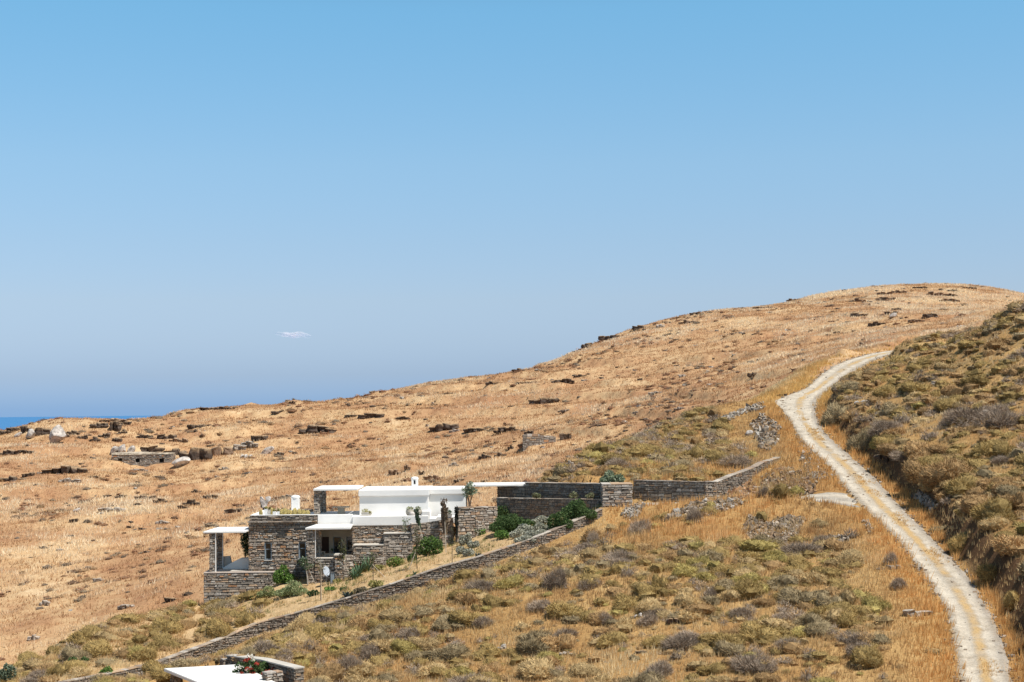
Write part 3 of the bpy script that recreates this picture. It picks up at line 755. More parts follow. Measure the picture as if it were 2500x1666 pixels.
# stone block with its two narrow windows
wins = []
for a, b, t, d in ((646, 662.5, 1326, 1368), (729, 746.5, 1325, 1364)):
    wins.append((wx(a, YF), wx(b, YF), wz(d, YF, a), wz(t, YF, a)))
mb = MB(); stone_box(mb, bx0, bx1, YF, 127.0, -14.2, Z_LEDGE, 'rust', .115, .32, wins, right=False)
mb.build('wall', M_STONE, house)
for x0, x1, z0, z1 in wins:
    y = YF + .17; fr = MB(); f = .075; hgt = z1 - z0; bar = z0 + hgt * .62
    for q in ((x0, x0 + f, z0, z1), (x1 - f, x1, z0, z1), (x0 + f, x1 - f, z1 - f, z1), (x0 + f, x1 - f, z0, z0 + f * 1.2), (x0 + f, x1 - f, bar - .02, bar + .025)):
        fr.box(q[0], q[1], y, y + .07, q[2], q[3])
    # painted reveal
    fr.box(x0 - .002, x0 + .03, YF - .01, y - .002, z0, z1); fr.box(x1 - .03, x1 + .002, YF - .01, y - .002, z0, z1)
    w = fr.build('window', M_FRAME, house)
    p = MB(); p.box(x0 + f, x1 - f, y + .03, y + .045, z0 + f, z1 - f); p.build('pane', M_GLASS, w)
    s = MB(); s.box(x0 - .06, x1 + .06, YF - .1, y, z0 - .05, z0 - .003); s.build('sill', M_GREYPL, w)
    bk = MB(); bk.box(x0 + .01, x1 - .01, y + .24, y + .27, z0, z1); bk.build('dark_room_sheet', M_DARK, w)  # near-black sheet paints the unlit room behind the pane
# parapet above a projecting slate ledge
mb = MB(); stone_box(mb, bx0 + .1, bx1, YF + .02, YF + .42, Z_LEDGE + .07, Z_TERR, 'grey', .085, .5, right=False); mb.build('parapet', M_STONE, house)
mb = MB()
coping(mb, [(bx0 - .05, YF, Z_LEDGE), (bx1, YF, Z_LEDGE)], .4, .075, .36, 'lit', .8)
stone_face(mb, (bx0 - .2, YF - .2), UX, NF, .01, flat(Z_LEDGE), flat(Z_LEDGE)) if False else None
mb.build('ledge', M_STONE, house)
slab('roof', [(bx0 + .12, YF + .44), (wx(1046, 120.4), YF + .44), (wx(1046, 120.4), 127), (bx0 + .12, 127)], Z_LEDGE - .05, Z_TERR - .16, M_WHITE, house, 0)
soft_box('parapet_coping', bx0 + .12, bx1, YF + .05, YF + .40, Z_TERR + .003, Z_TERR + .045, M_WHITE, house, .015)
soft_box('parapet_coping', bx0 + .1, bx0 + .42, YF + .41, 126.6, Z_TERR - .15, Z_TERR + .045, M_WHITE, house, .02)
mb = MB(); stone_box(mb, bx0 + .1, wx(766, 127), 126.6, 127.05, Z_LEDGE, Z_TERR + .06, 'lit', .1, .4); mb.build('parapet', M_STONE, house)
# white upper terrace walls
xa = wx(861, YF)
soft_box('terrace_wall', bx1 + .003, xa, YF - .02, YF + .3, wz(1284.5, YF, 800), Z_TERR + .03, M_WHITE, house, .05, 3)
soft_box('terrace_wall', xa + .003, wx(1047, YF), YF - .16, YF + .3, wz(1283.5, YF, 900), wz(1260.5, YF, 900), M_WHITE, house, .05, 3)
soft_box('terrace_step', wx(1030, YF), wx(1050, YF), YF - .1, YF + 1.6, wz(1283, YF, 1030), wz(1248, YF, 1045), M_WHITE, house, .06, 3)
soft_box('terrace_step', wx(1047, YF) + .01, wx(1066, YF), YF - .12, YF + 2.2, wz(1277, YF, 1030), wz(1266, YF, 1055), M_WHITE, house, .04, 3)
soft_box('terrace_step', wx(1066, YF) + .01, wx(1118, YF), YF + .1, YF + 3, wz(1278, YF, 1060), wz(1262, YF, 1085), M_WHITE, house, .04, 3)
# whitewashed upper storey in two volumes
Y1, Y2 = 122.0, 123.3
ux0, ux1, ux2 = wx(878, Y1), wx(1046, Y1), wx(1137, Y2)
zt1, zt2 = wz(1196, Y1, 960), wz(1194, Y2, 1090)
zc1, zc2 = wz(1211, Y1, 960), wz(1206.5, Y2, 1090)
soft_box('upper_wall', ux0, ux1, Y1, 128, Z_TERR - .3, zt1 - .02, M_WHITE, house, .03)
soft_box('upper_wall', ux1 - .2, ux2, Y2, 128, Z_TERR - .6, zt2 - .02, M_WHITE, house, .03)
soft_box('cornice', ux0 - .06, ux1 + .08, Y1 - .2, 128.1, zc1, zt1, M_WHITE, house, .05, 3)
soft_box('cornice', ux1 + .085, ux2 + .06, Y2 - .2, 128.15, zc2, zt2, M_WHITE, house, .05, 3)
def chimney(px0, px1, ptop, pcap, pbase, Y, slit):
    x0, x1 = wx(px0, Y), wx(px1, Y); zb, zc, zt = wz(pbase, Y, px0), wz(pcap, Y, px0), wz(ptop, Y, px0); cx = .5 * (x0 + x1); w = x1 - x0
    o = soft_box('chimney', x0, x1, Y - w / 2, Y + w / 2, zb, zc + .02, M_WHITE, house, .03)
    m = MB(); r = w * .58
    prof = [(r * .98, 0), (r * 1.05, .04), (r * 1.03, .1)] + [(r * math.cos(a), .1 + (zt - zc - .1) * math.sin(a)) for a in np.linspace(.15, 1.5, 7)]
    m.lathe((cx, Y, zc), prof, 18); m.build('chimney_cap', M_WHITE, o, True)
    if slit:
        s = MB(); s.box(cx - .07, cx + .07, Y - w / 2 - .004, Y - w / 2 + .05, zc - .36, zc - .06); s.build('smoke_slot', M_DARK, o)
chimney(712.5, 731.5, 1209, 1216.5, 1249, 125.8, False)
chimney(1006, 1021.5, 1164, 1171, 1196, 124.2, True)
# upper pergola
yp0, yp1 = 120.8, 126.2
zp = wz(1198.5, yp0, 780)
slab('pergola_roof', [(wx(765, yp0), yp0), (ux0 - .07, yp0), (ux0 - .07, yp1), (wx(765, yp0), yp1)], zp, zp + .15, M_WHITE, house)
for a, b, Y in ((767, 780, 121.1), (780.5, 795, 125.5)):
    m = MB(); x0, x1 = wx(a, Y), wx(b, Y); stone_box(m, x0, x1, Y, Y + .45, Z_TERR - .16, zp - .003, 'grey', .11, .26)
    pl = m.build('pergola_pillar', M_STONE, house)
# lower left terrace with its pergola
yt = 118.3
tx0, tx1, ztw = wx(498, yt), wx(702, yt), wz(1397.5, yt, 590)
m = MB(); stone_box(m, tx0, tx1, yt, 119.9, -15.6, ztw - .05, 'house', .135, .42, right=False)
stone_face(m, (tx0, 123.2), np.array((0., -1.)), np.array((-1., 0.)), 123.2 - yt, flat(-15.6), flat(ztw - .05), (), .135, .42, 'house')
m.box(tx0 + .04, bx0, 119.9, 123.2, -15.6, ztw - .12, MORTAR); m.build('terrace_base', M_STONE, house)
m = MB(); m.box(tx0 - .03, tx1, yt - .04, yt + .4, ztw - .048, ztw + .015, (1, 1, 1)); m.box(tx0 - .03, tx0 + .4, yt + .4, 123.2, ztw - .048, ztw + .013, (1, 1, 1)); m.build('terrace_coping', mat_plain('pinkish_cap', (.58, .49, .42), .85, .15, 3, .1), house)
slab('terrace_floor', [(tx0 + .4, yt + .4), (bx0, yt + .4), (bx0, 123.2), (tx0 + .4, 123.2)], ztw - .3, ztw - .08, M_GREYPL, house, 0)
zl = wz(1302, yt, 555)
pl0 = wx(495.5, yt)
slab('pergola_roof', [(pl0, yt + .05), (bx0 + .02, yt + .05), (bx0 + .02, 122.9), (pl0 + .25, 122.9)], [zl, zl, zl, zl], [zl + .13] * 4, M_WHITE, house)
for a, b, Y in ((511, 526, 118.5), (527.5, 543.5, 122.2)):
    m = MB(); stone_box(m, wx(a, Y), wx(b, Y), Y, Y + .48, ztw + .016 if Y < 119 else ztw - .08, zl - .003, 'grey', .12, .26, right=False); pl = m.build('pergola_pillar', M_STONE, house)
    m = MB(); m.box(wx(b, Y) - .02, wx(b, Y) + .03, Y - .03, Y + .14, (ztw + .016 if Y < 119 else ztw - .08), zl - .004); m.build('sunlit_edge_strip', M_WHITE, pl)  # white strip paints the sunlight on the pillar's right edge
# plaster bench wall and white seat along the back of that terrace
def prism(name, prof, y0, y1, mat, parent):
    bm = bmesh.new(); A = [bm.verts.new((x, y0, z)) for x, z in prof]; B = [bm.verts.new((x, y1, z)) for x, z in prof]; k = len(prof)
    bm.faces.new(A); bm.faces.new(B[::-1])
    for i in range(k): bm.faces.new((A[i], B[i], B[(i + 1) % k], A[(i + 1) % k]))
    bmesh.ops.recalc_face_normals(bm, faces=bm.faces[:]); bmesh.ops.bevel(bm, geom=bm.edges[:], offset=.03, segments=2, affect='EDGES')
    me = bpy.data.meshes.new(name); bm.to_mesh(me); bm.free(); me.materials.append(mat)
    o = bpy.data.objects.new(name, me); COL.objects.link(o); keep_world(o, parent); return o
zf = ztw - .08
prism('bench_back', [(wx(524, 122.6), zf), (wx(566, 122.6), zf), (wx(565, 122.6), zf + .55), (wx(562, 122.6), zf + .92), (wx(544, 122.6), zf + .88), (wx(543, 122.6), zf + .5), (wx(524, 122.6), zf + .42)], 122.45, 122.75, M_GREYPL, house)
prism('bench_seat', [(wx(546, 121.8), zf), (bx0 - .02, zf), (bx0 - .02, zf + .85), (wx(588, 121.8), zf + .82), (wx(575, 121.8), zf + .62), (wx(562, 121.8), zf + .42), (wx(546, 121.8), zf + .12)], 121.4, 122.3, M_WHITE, house)
# porch: canopy, pillars, floor, rear wall with glazed doors
yc0 = 116.2; zcn = wz(1293.5, yc0, 790)
cx0, cx1 = wx(745, yc0), wx(856, yc0)
slab('canopy', [(cx0, yc0), (cx1, yc0), (wx(862, 119.8), 119.82), (cx0 + .35, 119.82)], zcn, zcn + .15, M_WHITE, house)
zpf = wz(1363, 116.4, 780)
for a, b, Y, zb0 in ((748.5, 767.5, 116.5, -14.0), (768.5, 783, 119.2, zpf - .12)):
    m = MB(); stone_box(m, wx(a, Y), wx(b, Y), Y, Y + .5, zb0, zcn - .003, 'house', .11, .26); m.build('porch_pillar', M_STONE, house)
m = MB(); m.box(wx(767.5, 116.5) + .05, wx(767.5, 116.5) + .1, 116.46, 116.52, zpf, zcn - .003); m.build('sunlit_edge_strip', M_WHITE, house)  # bright pillar edge, sunlight put in as a white strip
m = MB(); stone_box(m, wx(767.8, 116.4), wx(816, 116.4), 116.4, 116.85, -14.2, zpf - .05, 'house', .115, .33, left=False); m.build('porch_wall', M_STONE, house)
m = MB(); m.box(wx(767.9, 116.4) + .11, wx(816, 116.4) + .03, 116.33, 116.9, zpf - .048, zpf + .012); m.build('porch_coping', mat_plain('pale_cap', (.60, .54, .47), .85, .15, 3, .1), house)
xpr = wx(863, 119.0)
slab('porch_floor', [(wx(752, 117.1), 116.9), (xpr, 116.9), (xpr, 121.9), (wx(752, 117.1), 121.9)], zpf - .4, zpf - .12, M_GREYPL, house, 0)
yb = 121.6; xb0, xb1 = bx1 - .1, wx(866, yb)
dz0 = zpf - .118; dztop = wz(1311, yb, 820)
doors = [(wx(784.5, yb), wx(803, yb), M_BROWNDOOR), (wx(813, yb), wx(833.5, yb), M_GLASS), (wx(845.5, yb), wx(865, yb), M_GLASS)]
m = MB(); cur = xb0
for x0, x1, _ in doors:
    m.box(cur, x0, yb, yb + .25, dz0, wz(1296, yb, 820) + .5); m.box(x0, x1, yb, yb + .25, dztop, wz(1296, yb, 820) + .5); cur = x1
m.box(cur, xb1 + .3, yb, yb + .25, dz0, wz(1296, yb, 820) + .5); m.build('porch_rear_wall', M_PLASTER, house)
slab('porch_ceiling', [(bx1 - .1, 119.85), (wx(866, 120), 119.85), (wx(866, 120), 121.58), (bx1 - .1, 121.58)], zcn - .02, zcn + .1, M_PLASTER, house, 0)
for x0, x1, mt in doors:
    y = yb + .12
    fr = MB(); f = .06
    for q in ((x0, x0 + f, dz0, dztop), (x1 - f, x1, dz0, dztop), (x0 + f, x1 - f, dztop - f, dztop), (x0 + f, x1 - f, dz0, dz0 + f)): fr.box(q[0], q[1], y, y + .06, q[2], q[3])
    if mt is M_BROWNDOOR: fr.box(x0 + f, x1 - f, y + .01, y + .05, dztop - .62, dztop - .57)
    d = fr.build('door' if mt is M_BROWNDOOR else 'glazed_door', mt if mt is M_BROWNDOOR else M_FRAME, house)
    p = MB(); p.box(x0 + f, x1 - f, y + .02, y + .04, dz0 + f, dztop - f)
    p.build('door_leaf' if mt is M_BROWNDOOR else 'pane', mt, d)
    k = MB(); k.box(x0, x1, y + .5, y + .53, dz0, dztop); k.build('dark_room' if mt is not M_BROWNDOOR else 'dark_room_backing', M_DARK, d)  # near-black sheet behind each door stands in for the unlit interior
# stepped pier and low garden wall in front of the porch
m = MB(); stone_box(m, wx(817, 115.8), wx(838, 115.8), 115.8, 116.7, -13.9, wz(1357, 115.8, 820), 'house', .12, .34); m.build('porch_pier', M_STONE, house)
m = MB(); m.box(wx(815, 115.8), wx(835.5, 115.8), 115.72, 116.75, wz(1357, 115.8, 820) + .003, wz(1354, 115.8, 820)); m.build('pier_cap', M_GREYPL, house)
m = MB(); wall_run(m, [(wx(839, 115.9), 115.9, wz(1358, 115.9, 850)), (wx(862, 116.6), 116.6, wz(1356, 116.6, 860))], flat(-13.8), .5, 'house', .13, .36); m.build('porch_side_wall', M_STONE, house)
# stone front right of the porch in three tiers
m = MB(); stone_box(m, xa - .02, wx(1008, YF), YF - .12, YF + .4, -13.4, wz(1284, YF, 930), 'rust', .11, .34, right=False)
stone_face(m, (xa - .02, 121.6), np.array((0., -1.)), np.array((-1., 0.)), 1.7, flat(-13), flat(zcn), (), .11, .34, 'house'); m.build('front_wall', M_STONE, house)
yA = 118.6
m = MB(); stone_box(m, wx(862.5, yA), wx(936, yA), yA, YF - .1, -13.6, wz(1332.5, yA, 900), 'house', .125, .36)
m.build('retaining_wall', M_STONE, house)
m = MB(); m.box(wx(862.5, yA) - .02, wx(936, yA), yA - .05, YF - .13, wz(1332.5, yA, 900) + .003, wz(1331, yA, 900) + .02); m.build('wall_coping', M_GREYPL, house)
m = MB(); stone_box(m, wx(937, yA + .2), wx(1006, yA + .2), yA + .2, YF - .1, -13, wz(1304.5, yA, 970), 'grey', .13, .38); m.build('retaining_wall', M_STONE, house)
m = MB(); m.box(wx(936, yA + .2), wx(1001, yA + .2), yA + .14, YF - .13, wz(1304.5, yA, 970) + .003, wz(1303, yA, 970) + .02); m.build('wall_coping', M_GREYPL, house)
yD = 119.2
m = MB(); wall_run(m, [(wx(1004, yD), yD, wz(1279, yD, 1010)), (wx(1040, yD), yD + .1, wz(1277, yD, 1040)), (wx(1078, yD), yD + .2, wz(1271, yD, 1078)), (wx(1106, yD), yD + .25, wz(1266, yD, 1100))], flat(-12), .7, 'rust', .14, .42); m.build('retaining_wall', M_STONE, house)
# long thin pergola slab at the right end
yq0, yq1 = 124.0, 128.2
zq = wz(1188.2, yq0, 1220)
slab('pergola_roof', [(ux2 + .07, yq0), (wx(1320, yq0 + 1), yq0 + .6), (wx(1318, yq1), yq1), (ux2 + .07, yq1)], [zq, zq, zq, zq], [zq + .14] * 4, M_WHITE, house)

# ------------------------------------------------------------------ walls of the grounds
def wall_thing(name, label, pts, base, thick, pal, cap=None, ch=.13, sl=.36, both=False, cat='stone wall', capmat=None, group=None):
    c = pts[len(pts) // 2]; t = thing(name, (c[0], c[1], float(base(c[0], c[1]))), label, cat, group)
    m = MB(); wall_run(m, pts, base, thick, pal, ch, sl, both); m.build('masonry', M_STONE, t)
    if cap:
        k = MB(); coping(k, pts, thick, cap, .04, 'lit', .6); k.build('coping', M_STONE, t)
    return t
gwp = [tuple(p) for p in GWP]
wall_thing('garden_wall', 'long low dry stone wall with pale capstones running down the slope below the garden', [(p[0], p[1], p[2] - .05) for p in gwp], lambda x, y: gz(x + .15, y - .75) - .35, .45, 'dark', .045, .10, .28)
def PX(px, py, Y): p = P(px, py, Y); return (float(p[0]), float(p[1]), float(p[2]))
wall_thing('terrace_wall', 'sunlit grey stone wall right of the white upper storey, behind the agave stalk', [PX(1116, 1240, 118.9), PX(1160, 1240, 119.3), PX(1214, 1238, 120.2)], flat(-11.4), .5, 'lit', .05, .14, .42)
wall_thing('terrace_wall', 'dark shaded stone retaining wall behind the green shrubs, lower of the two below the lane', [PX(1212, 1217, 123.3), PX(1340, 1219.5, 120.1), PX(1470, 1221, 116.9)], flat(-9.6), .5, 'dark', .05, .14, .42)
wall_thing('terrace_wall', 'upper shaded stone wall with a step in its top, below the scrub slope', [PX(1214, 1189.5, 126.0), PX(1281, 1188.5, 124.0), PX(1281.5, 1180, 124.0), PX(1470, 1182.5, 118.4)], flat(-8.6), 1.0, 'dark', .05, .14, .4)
pt = PX(1472, 1183, 115.8)
t = thing('gate_pier', (wx(1508, 115.8), 115.8, -8.2), 'broad sunlit stone pier between the two shaded walls by the lane', 'stone pier')
m = MB(); stone_box(m, wx(1472, 115.8), wx(1545, 115.8), 115.8, 118.2, -8.6, wz(1183, 115.8, 1508), 'lit', .13, .46); m.build('masonry', M_STONE, t)
m = MB(); coping(m, [(wx(1471, 115.8), 115.8, wz(1183, 115.8, 1508) - .01), (wx(1546, 115.8), 115.8, wz(1183, 115.8, 1508) - .01)], 2.4, .05, .02, 'lit', .6); m.build('coping', M_STONE, t)
wall_thing('lane_wall', 'shaded stone wall along the lane between the sunlit pier and the bank', [PX(1546, 1174, 120.6), PX(1640, 1176, 118.8), PX(1728, 1178.5, 117.0)], flat(-8.0), .5, 'house', .05, .14, .42)
t = thing('wall_end_pier', (wx(1738, 116.6), 116.6, -7.5), 'narrow rusty stone pier where the lane wall turns uphill', 'stone pier')
m = MB(); stone_box(m, wx(1725, 116.5), wx(1751, 116.5), 116.5, 117.4, -7.8, wz(1177, 116.5, 1738), 'rust', .14, .36); m.build('masonry', M_STONE, t)
m = MB(); coping(m, [(wx(1724, 116.5), 116.5, wz(1177, 116.5, 1738) - .01), (wx(1752, 116.5), 116.5, wz(1177, 116.5, 1738) - .01)], .9, .05, .02, 'lit', .5); m.build('coping', M_STONE, t)
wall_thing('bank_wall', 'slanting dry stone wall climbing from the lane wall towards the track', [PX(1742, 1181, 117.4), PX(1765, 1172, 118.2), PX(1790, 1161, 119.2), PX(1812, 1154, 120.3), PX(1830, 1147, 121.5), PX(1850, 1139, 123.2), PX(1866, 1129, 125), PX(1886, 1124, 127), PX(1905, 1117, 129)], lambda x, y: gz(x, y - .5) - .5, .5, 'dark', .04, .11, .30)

# far hillside: sheepfold hut with three openings, ruined wall piece
def far_hut():
    c = hit(343, 1138); Y = c[1]; k = Y / FPX
    t = thing('sheepfold', tuple(c), 'low dry stone sheepfold with three square black openings on the far hillside', 'stone hut')
    x0, x1 = wx(272, Y), wx(418, Y); z0 = c[2] - 1.0; zt = wz(1107, Y, 340)
    ops = []
    for a, b in ((288, 298), (331, 341), (389, 400)):
        ops.append((wx(a, Y) - x0, wx(b, Y) - x0, wz(1129, Y, a), wz(1120, Y, a)))
    m = MB()
    zt_f = lambda s: zt - .35 * max(0, (s / (x1 - x0) - .8) / .2) - .25 * max(0, 1 - s / 1.2)
    core(m, (x0, Y), UX, NF, x1 - x0, flat(z0), flat(zt - .4), 3.2, 3, ops)
    stone_face(m, (x0, Y), UX, NF, x1 - x0, flat(z0), zt_f, ops, .14, .4, 'house', .3)
    for sx, nx in ((x0, -1.), (x1, 1.)):
        stone_face(m, (sx, Y + 3.2 if nx < 0 else Y), np.array((0., nx * 1.0)), np.array((nx, 0.)), 3.2, flat(z0), flat(zt - .25), (), .14, .4, 'house', .3)
    m.build('wall', M_STONE, t)
    for a, b, c0, c1 in ops:
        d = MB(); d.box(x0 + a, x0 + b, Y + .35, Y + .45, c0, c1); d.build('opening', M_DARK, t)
    r = MB()
    for i in range(9):
        a = x0 + (x1 - x0) * i / 9; w = (x1 - x0) / 9
        h = zt + .02 + random.uniform(-.06, .06); b = h + .05 + .12 * math.sin(i * .7)
        r.hexa([(a, Y - .1, h - .25), (a + w + .05, Y - .1, h - .25), (a + w + .05, Y + 2.6, h - .3), (a, Y + 2.6, h - .3), (a, Y + .05, h), (a + w + .05, Y + .02, h), (a + w + .05, Y + 2.6, b), (a, Y + 2.6, b)], np.array((.50, .42, .32)) * random.uniform(.8, 1.1))
    r.build('roof', M_ROCK, t)
far_hut()
c = hit(1320, 1086)
wall_thing('ruined_wall', 'ruined dry stone wall with a pale flat top alone on the far hillside', [(wx(1279, c[1]), c[1], wz(1066, c[1], 1280)), (wx(1320, c[1]), c[1], wz(1066, c[1], 1320)), (wx(1360, c[1]), c[1] + .3, wz(1071, c[1], 1360))], flat(c[2] - 1), 2.2, 'house', .25, .2, .5)

# white roofed pergola at the foot of the picture
def low_pergola():
    Zr = -13.05
    def at(px, py):
        d = ray(px, py); Y = Zr / d[2]; return (d[0] * Y, Y)
    A, B, Cc = at(400, 1632), at(585, 1622), at(648, 1653)
    u = ((Cc[0] - B[0]), (Cc[1] - B[1]))
    k = 1.9
    Dd = (B[0] + u[0] * k, B[1] + u[1] * k); E = (A[0] + u[0] * k * 1.0 + .9, A[1] + u[1] * k)
    t = thing('pergola', (A[0] + 1, A[1] - 1, -15.9), 'white roofed pergola on stone pillars at the lower edge, flowers spilling over its corner', 'pergola')
    slab('roof', [A, E, Dd, B], Zr - .16, Zr, M_WHITE, t)
    for fx, fy in ((.12, .06), (.86, .06), (.86, .75), (.12, .75)):
        x = A[0] + (B[0] - A[0]) * fx + (E[0] - A[0]) * fy; y = A[1] + (B[1] - A[1]) * fx + (E[1] - A[1]) * fy
        m = MB(); stone_box(m, x - .26, x + .26, y - .26, y + .26, -16.1, Zr - .163, 'dark', .12, .26); m.build('pillar', M_STONE, t)
low_pergola()
a, b = P(556, 1598, 84), P(720, 1629, 77.4)
tw = wall_thing('terrace_wall', 'slanting retaining wall with a broad white cap beside the red flowering climber', [(a[0] - .05, a[1], a[2] - .1), (.5 * (a[0] + b[0]), .5 * (a[1] + b[1]) + .15, .5 * (a[2] + b[2]) - .02), (b[0], b[1], b[2] - .1)], flat(-16.2), .5, 'dark', None, .13, .38)
mid_ = (.5 * (a[0] + b[0]), .5 * (a[1] + b[1]) + .15, .5 * (a[2] + b[2]) - .02)
for p, q in (((a[0] - .05, a[1], a[2] - .1), mid_), (mid_, (b[0], b[1], b[2] - .1))):
    u, nr, L_ = seg_uv(p, q); k = MB()
    f = lambda s, zz, d: (p[0] + u[0] * s + nr[0] * d, p[1] + u[1] * s + nr[1] * d, p[2] + (q[2] - p[2]) * s / L_ + zz)
    k.hexa([f(0, .003, .06), f(L_, .003, .06), f(L_, .003, -.52), f(0, .003, -.52), f(0, .07, .06), f(L_, .07, .06), f(L_, .07, -.52), f(0, .07, -.52)])
    k.build('coping', M_GREYPL, tw)
wall_thing('low_wall', 'short pale stone wall end just behind the white pergola roof', [PX(545, 1613, 83.8), PX(580, 1611, 84.2)], flat(-15), .5, 'lit', .06, .13, .36)
wall_thing('low_wall', 'short stone wall end at the right corner of the white pergola roof', [PX(651, 1647, 77.3), PX(690, 1641, 77.8)], flat(-15.5), .5, 'lit', .06, .13, .36)
# ------------------------------------------------------------------ rocks
def _ico(sub):
    bm = bmesh.new(); bmesh.ops.create_icosphere(bm, subdivisions=sub, radius=1); bm.verts.ensure_lookup_table()
    V = np.array([v.co[:] for v in bm.verts]); F_ = [tuple(v.index for v in f.verts) for f in bm.faces]; bm.free(); return V, F_
ICO3, ICO2 = _ico(3), _ico(2)
def outcrop(mb, c, w, h, d, tone, seed):
    """weathered schist breaking out of the slope: angular lumps side by side, layered, undercut in front, dusty above"""
    r = np.random.default_rng(seed)
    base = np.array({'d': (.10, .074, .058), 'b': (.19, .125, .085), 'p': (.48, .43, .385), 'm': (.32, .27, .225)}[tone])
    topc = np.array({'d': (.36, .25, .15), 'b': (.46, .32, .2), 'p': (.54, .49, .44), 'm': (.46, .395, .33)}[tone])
    asp = w / max(h, .2) * (1.5 if tone != 'p' else 1)
    nb = 1 if (tone == 'p' and asp < 2.2) else int(np.clip(round(asp * .75), 3, 8))
    for i in range(nb):
        f = (i + .5) / nb; V = ICO3[0].copy() if w > 1.2 else ICO2[0].copy(); Fc = ICO3[1] if w > 1.2 else ICO2[1]
        # cut by random planes: gives flat broken faces
        for k in range(11 if tone != 'p' else 8):
            n = r.normal(size=3); n[2] *= .8; n /= np.linalg.norm(n); o = r.uniform(.55, .86); dd = V @ n - o; V = V - np.where(dd > 0, dd, 0)[:, None] * n
        if tone != 'p':
            tp = r.uniform(.22, .42); V[:, 2] = np.where(V[:, 2] > tp, tp + (V[:, 2] - tp) * .12, V[:, 2])
            st = np.round((V[:, 2] + r.uniform(-.1, .1)) * 3.2) ; V[:, :2] *= (1 + .10 * np.sin(st * 2.4 + i + seed))[:, None]      # bedding
            V[:, 1] = np.where((V[:, 2] < .15) & (V[:, 1] < 0), V[:, 1] * .78, V[:, 1])
        bw = w / nb * (r.uniform(.55, .62) if tone == 'p' else r.uniform(.62, .95)); bh = h * r.uniform(.6, 1.05) * (.55 + .5 * math.sin(math.pi * f) ** .7) * (1 if nb > 1 else 1.15)
        V = V + r.normal(size=V.shape) * .012
        S = V * np.array((bw, d * .55, bh * (.62 if tone == 'p' else 1))); tl = r.uniform(-.18, .18) if tone != 'p' else r.uniform(.15, .5); S[:, 2] += S[:, 0] * tl
        S += np.array((c[0] - w / 2 + w * f + r.uniform(-.1, .1) * w / nb, c[1] + r.uniform(-.15, .15) * d, c[2] + bh * r.uniform(.25, .55)))
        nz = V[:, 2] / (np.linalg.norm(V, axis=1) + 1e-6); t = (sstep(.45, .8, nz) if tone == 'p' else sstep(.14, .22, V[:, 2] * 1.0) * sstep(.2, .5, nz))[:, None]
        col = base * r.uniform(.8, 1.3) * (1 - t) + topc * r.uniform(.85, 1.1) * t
        mb.add(S, Fc, col * (1 + r.normal(size=(len(V), 1)) * .08))
D, Bn, Pn, Mn = 'd', 'b', 'p', 'm'
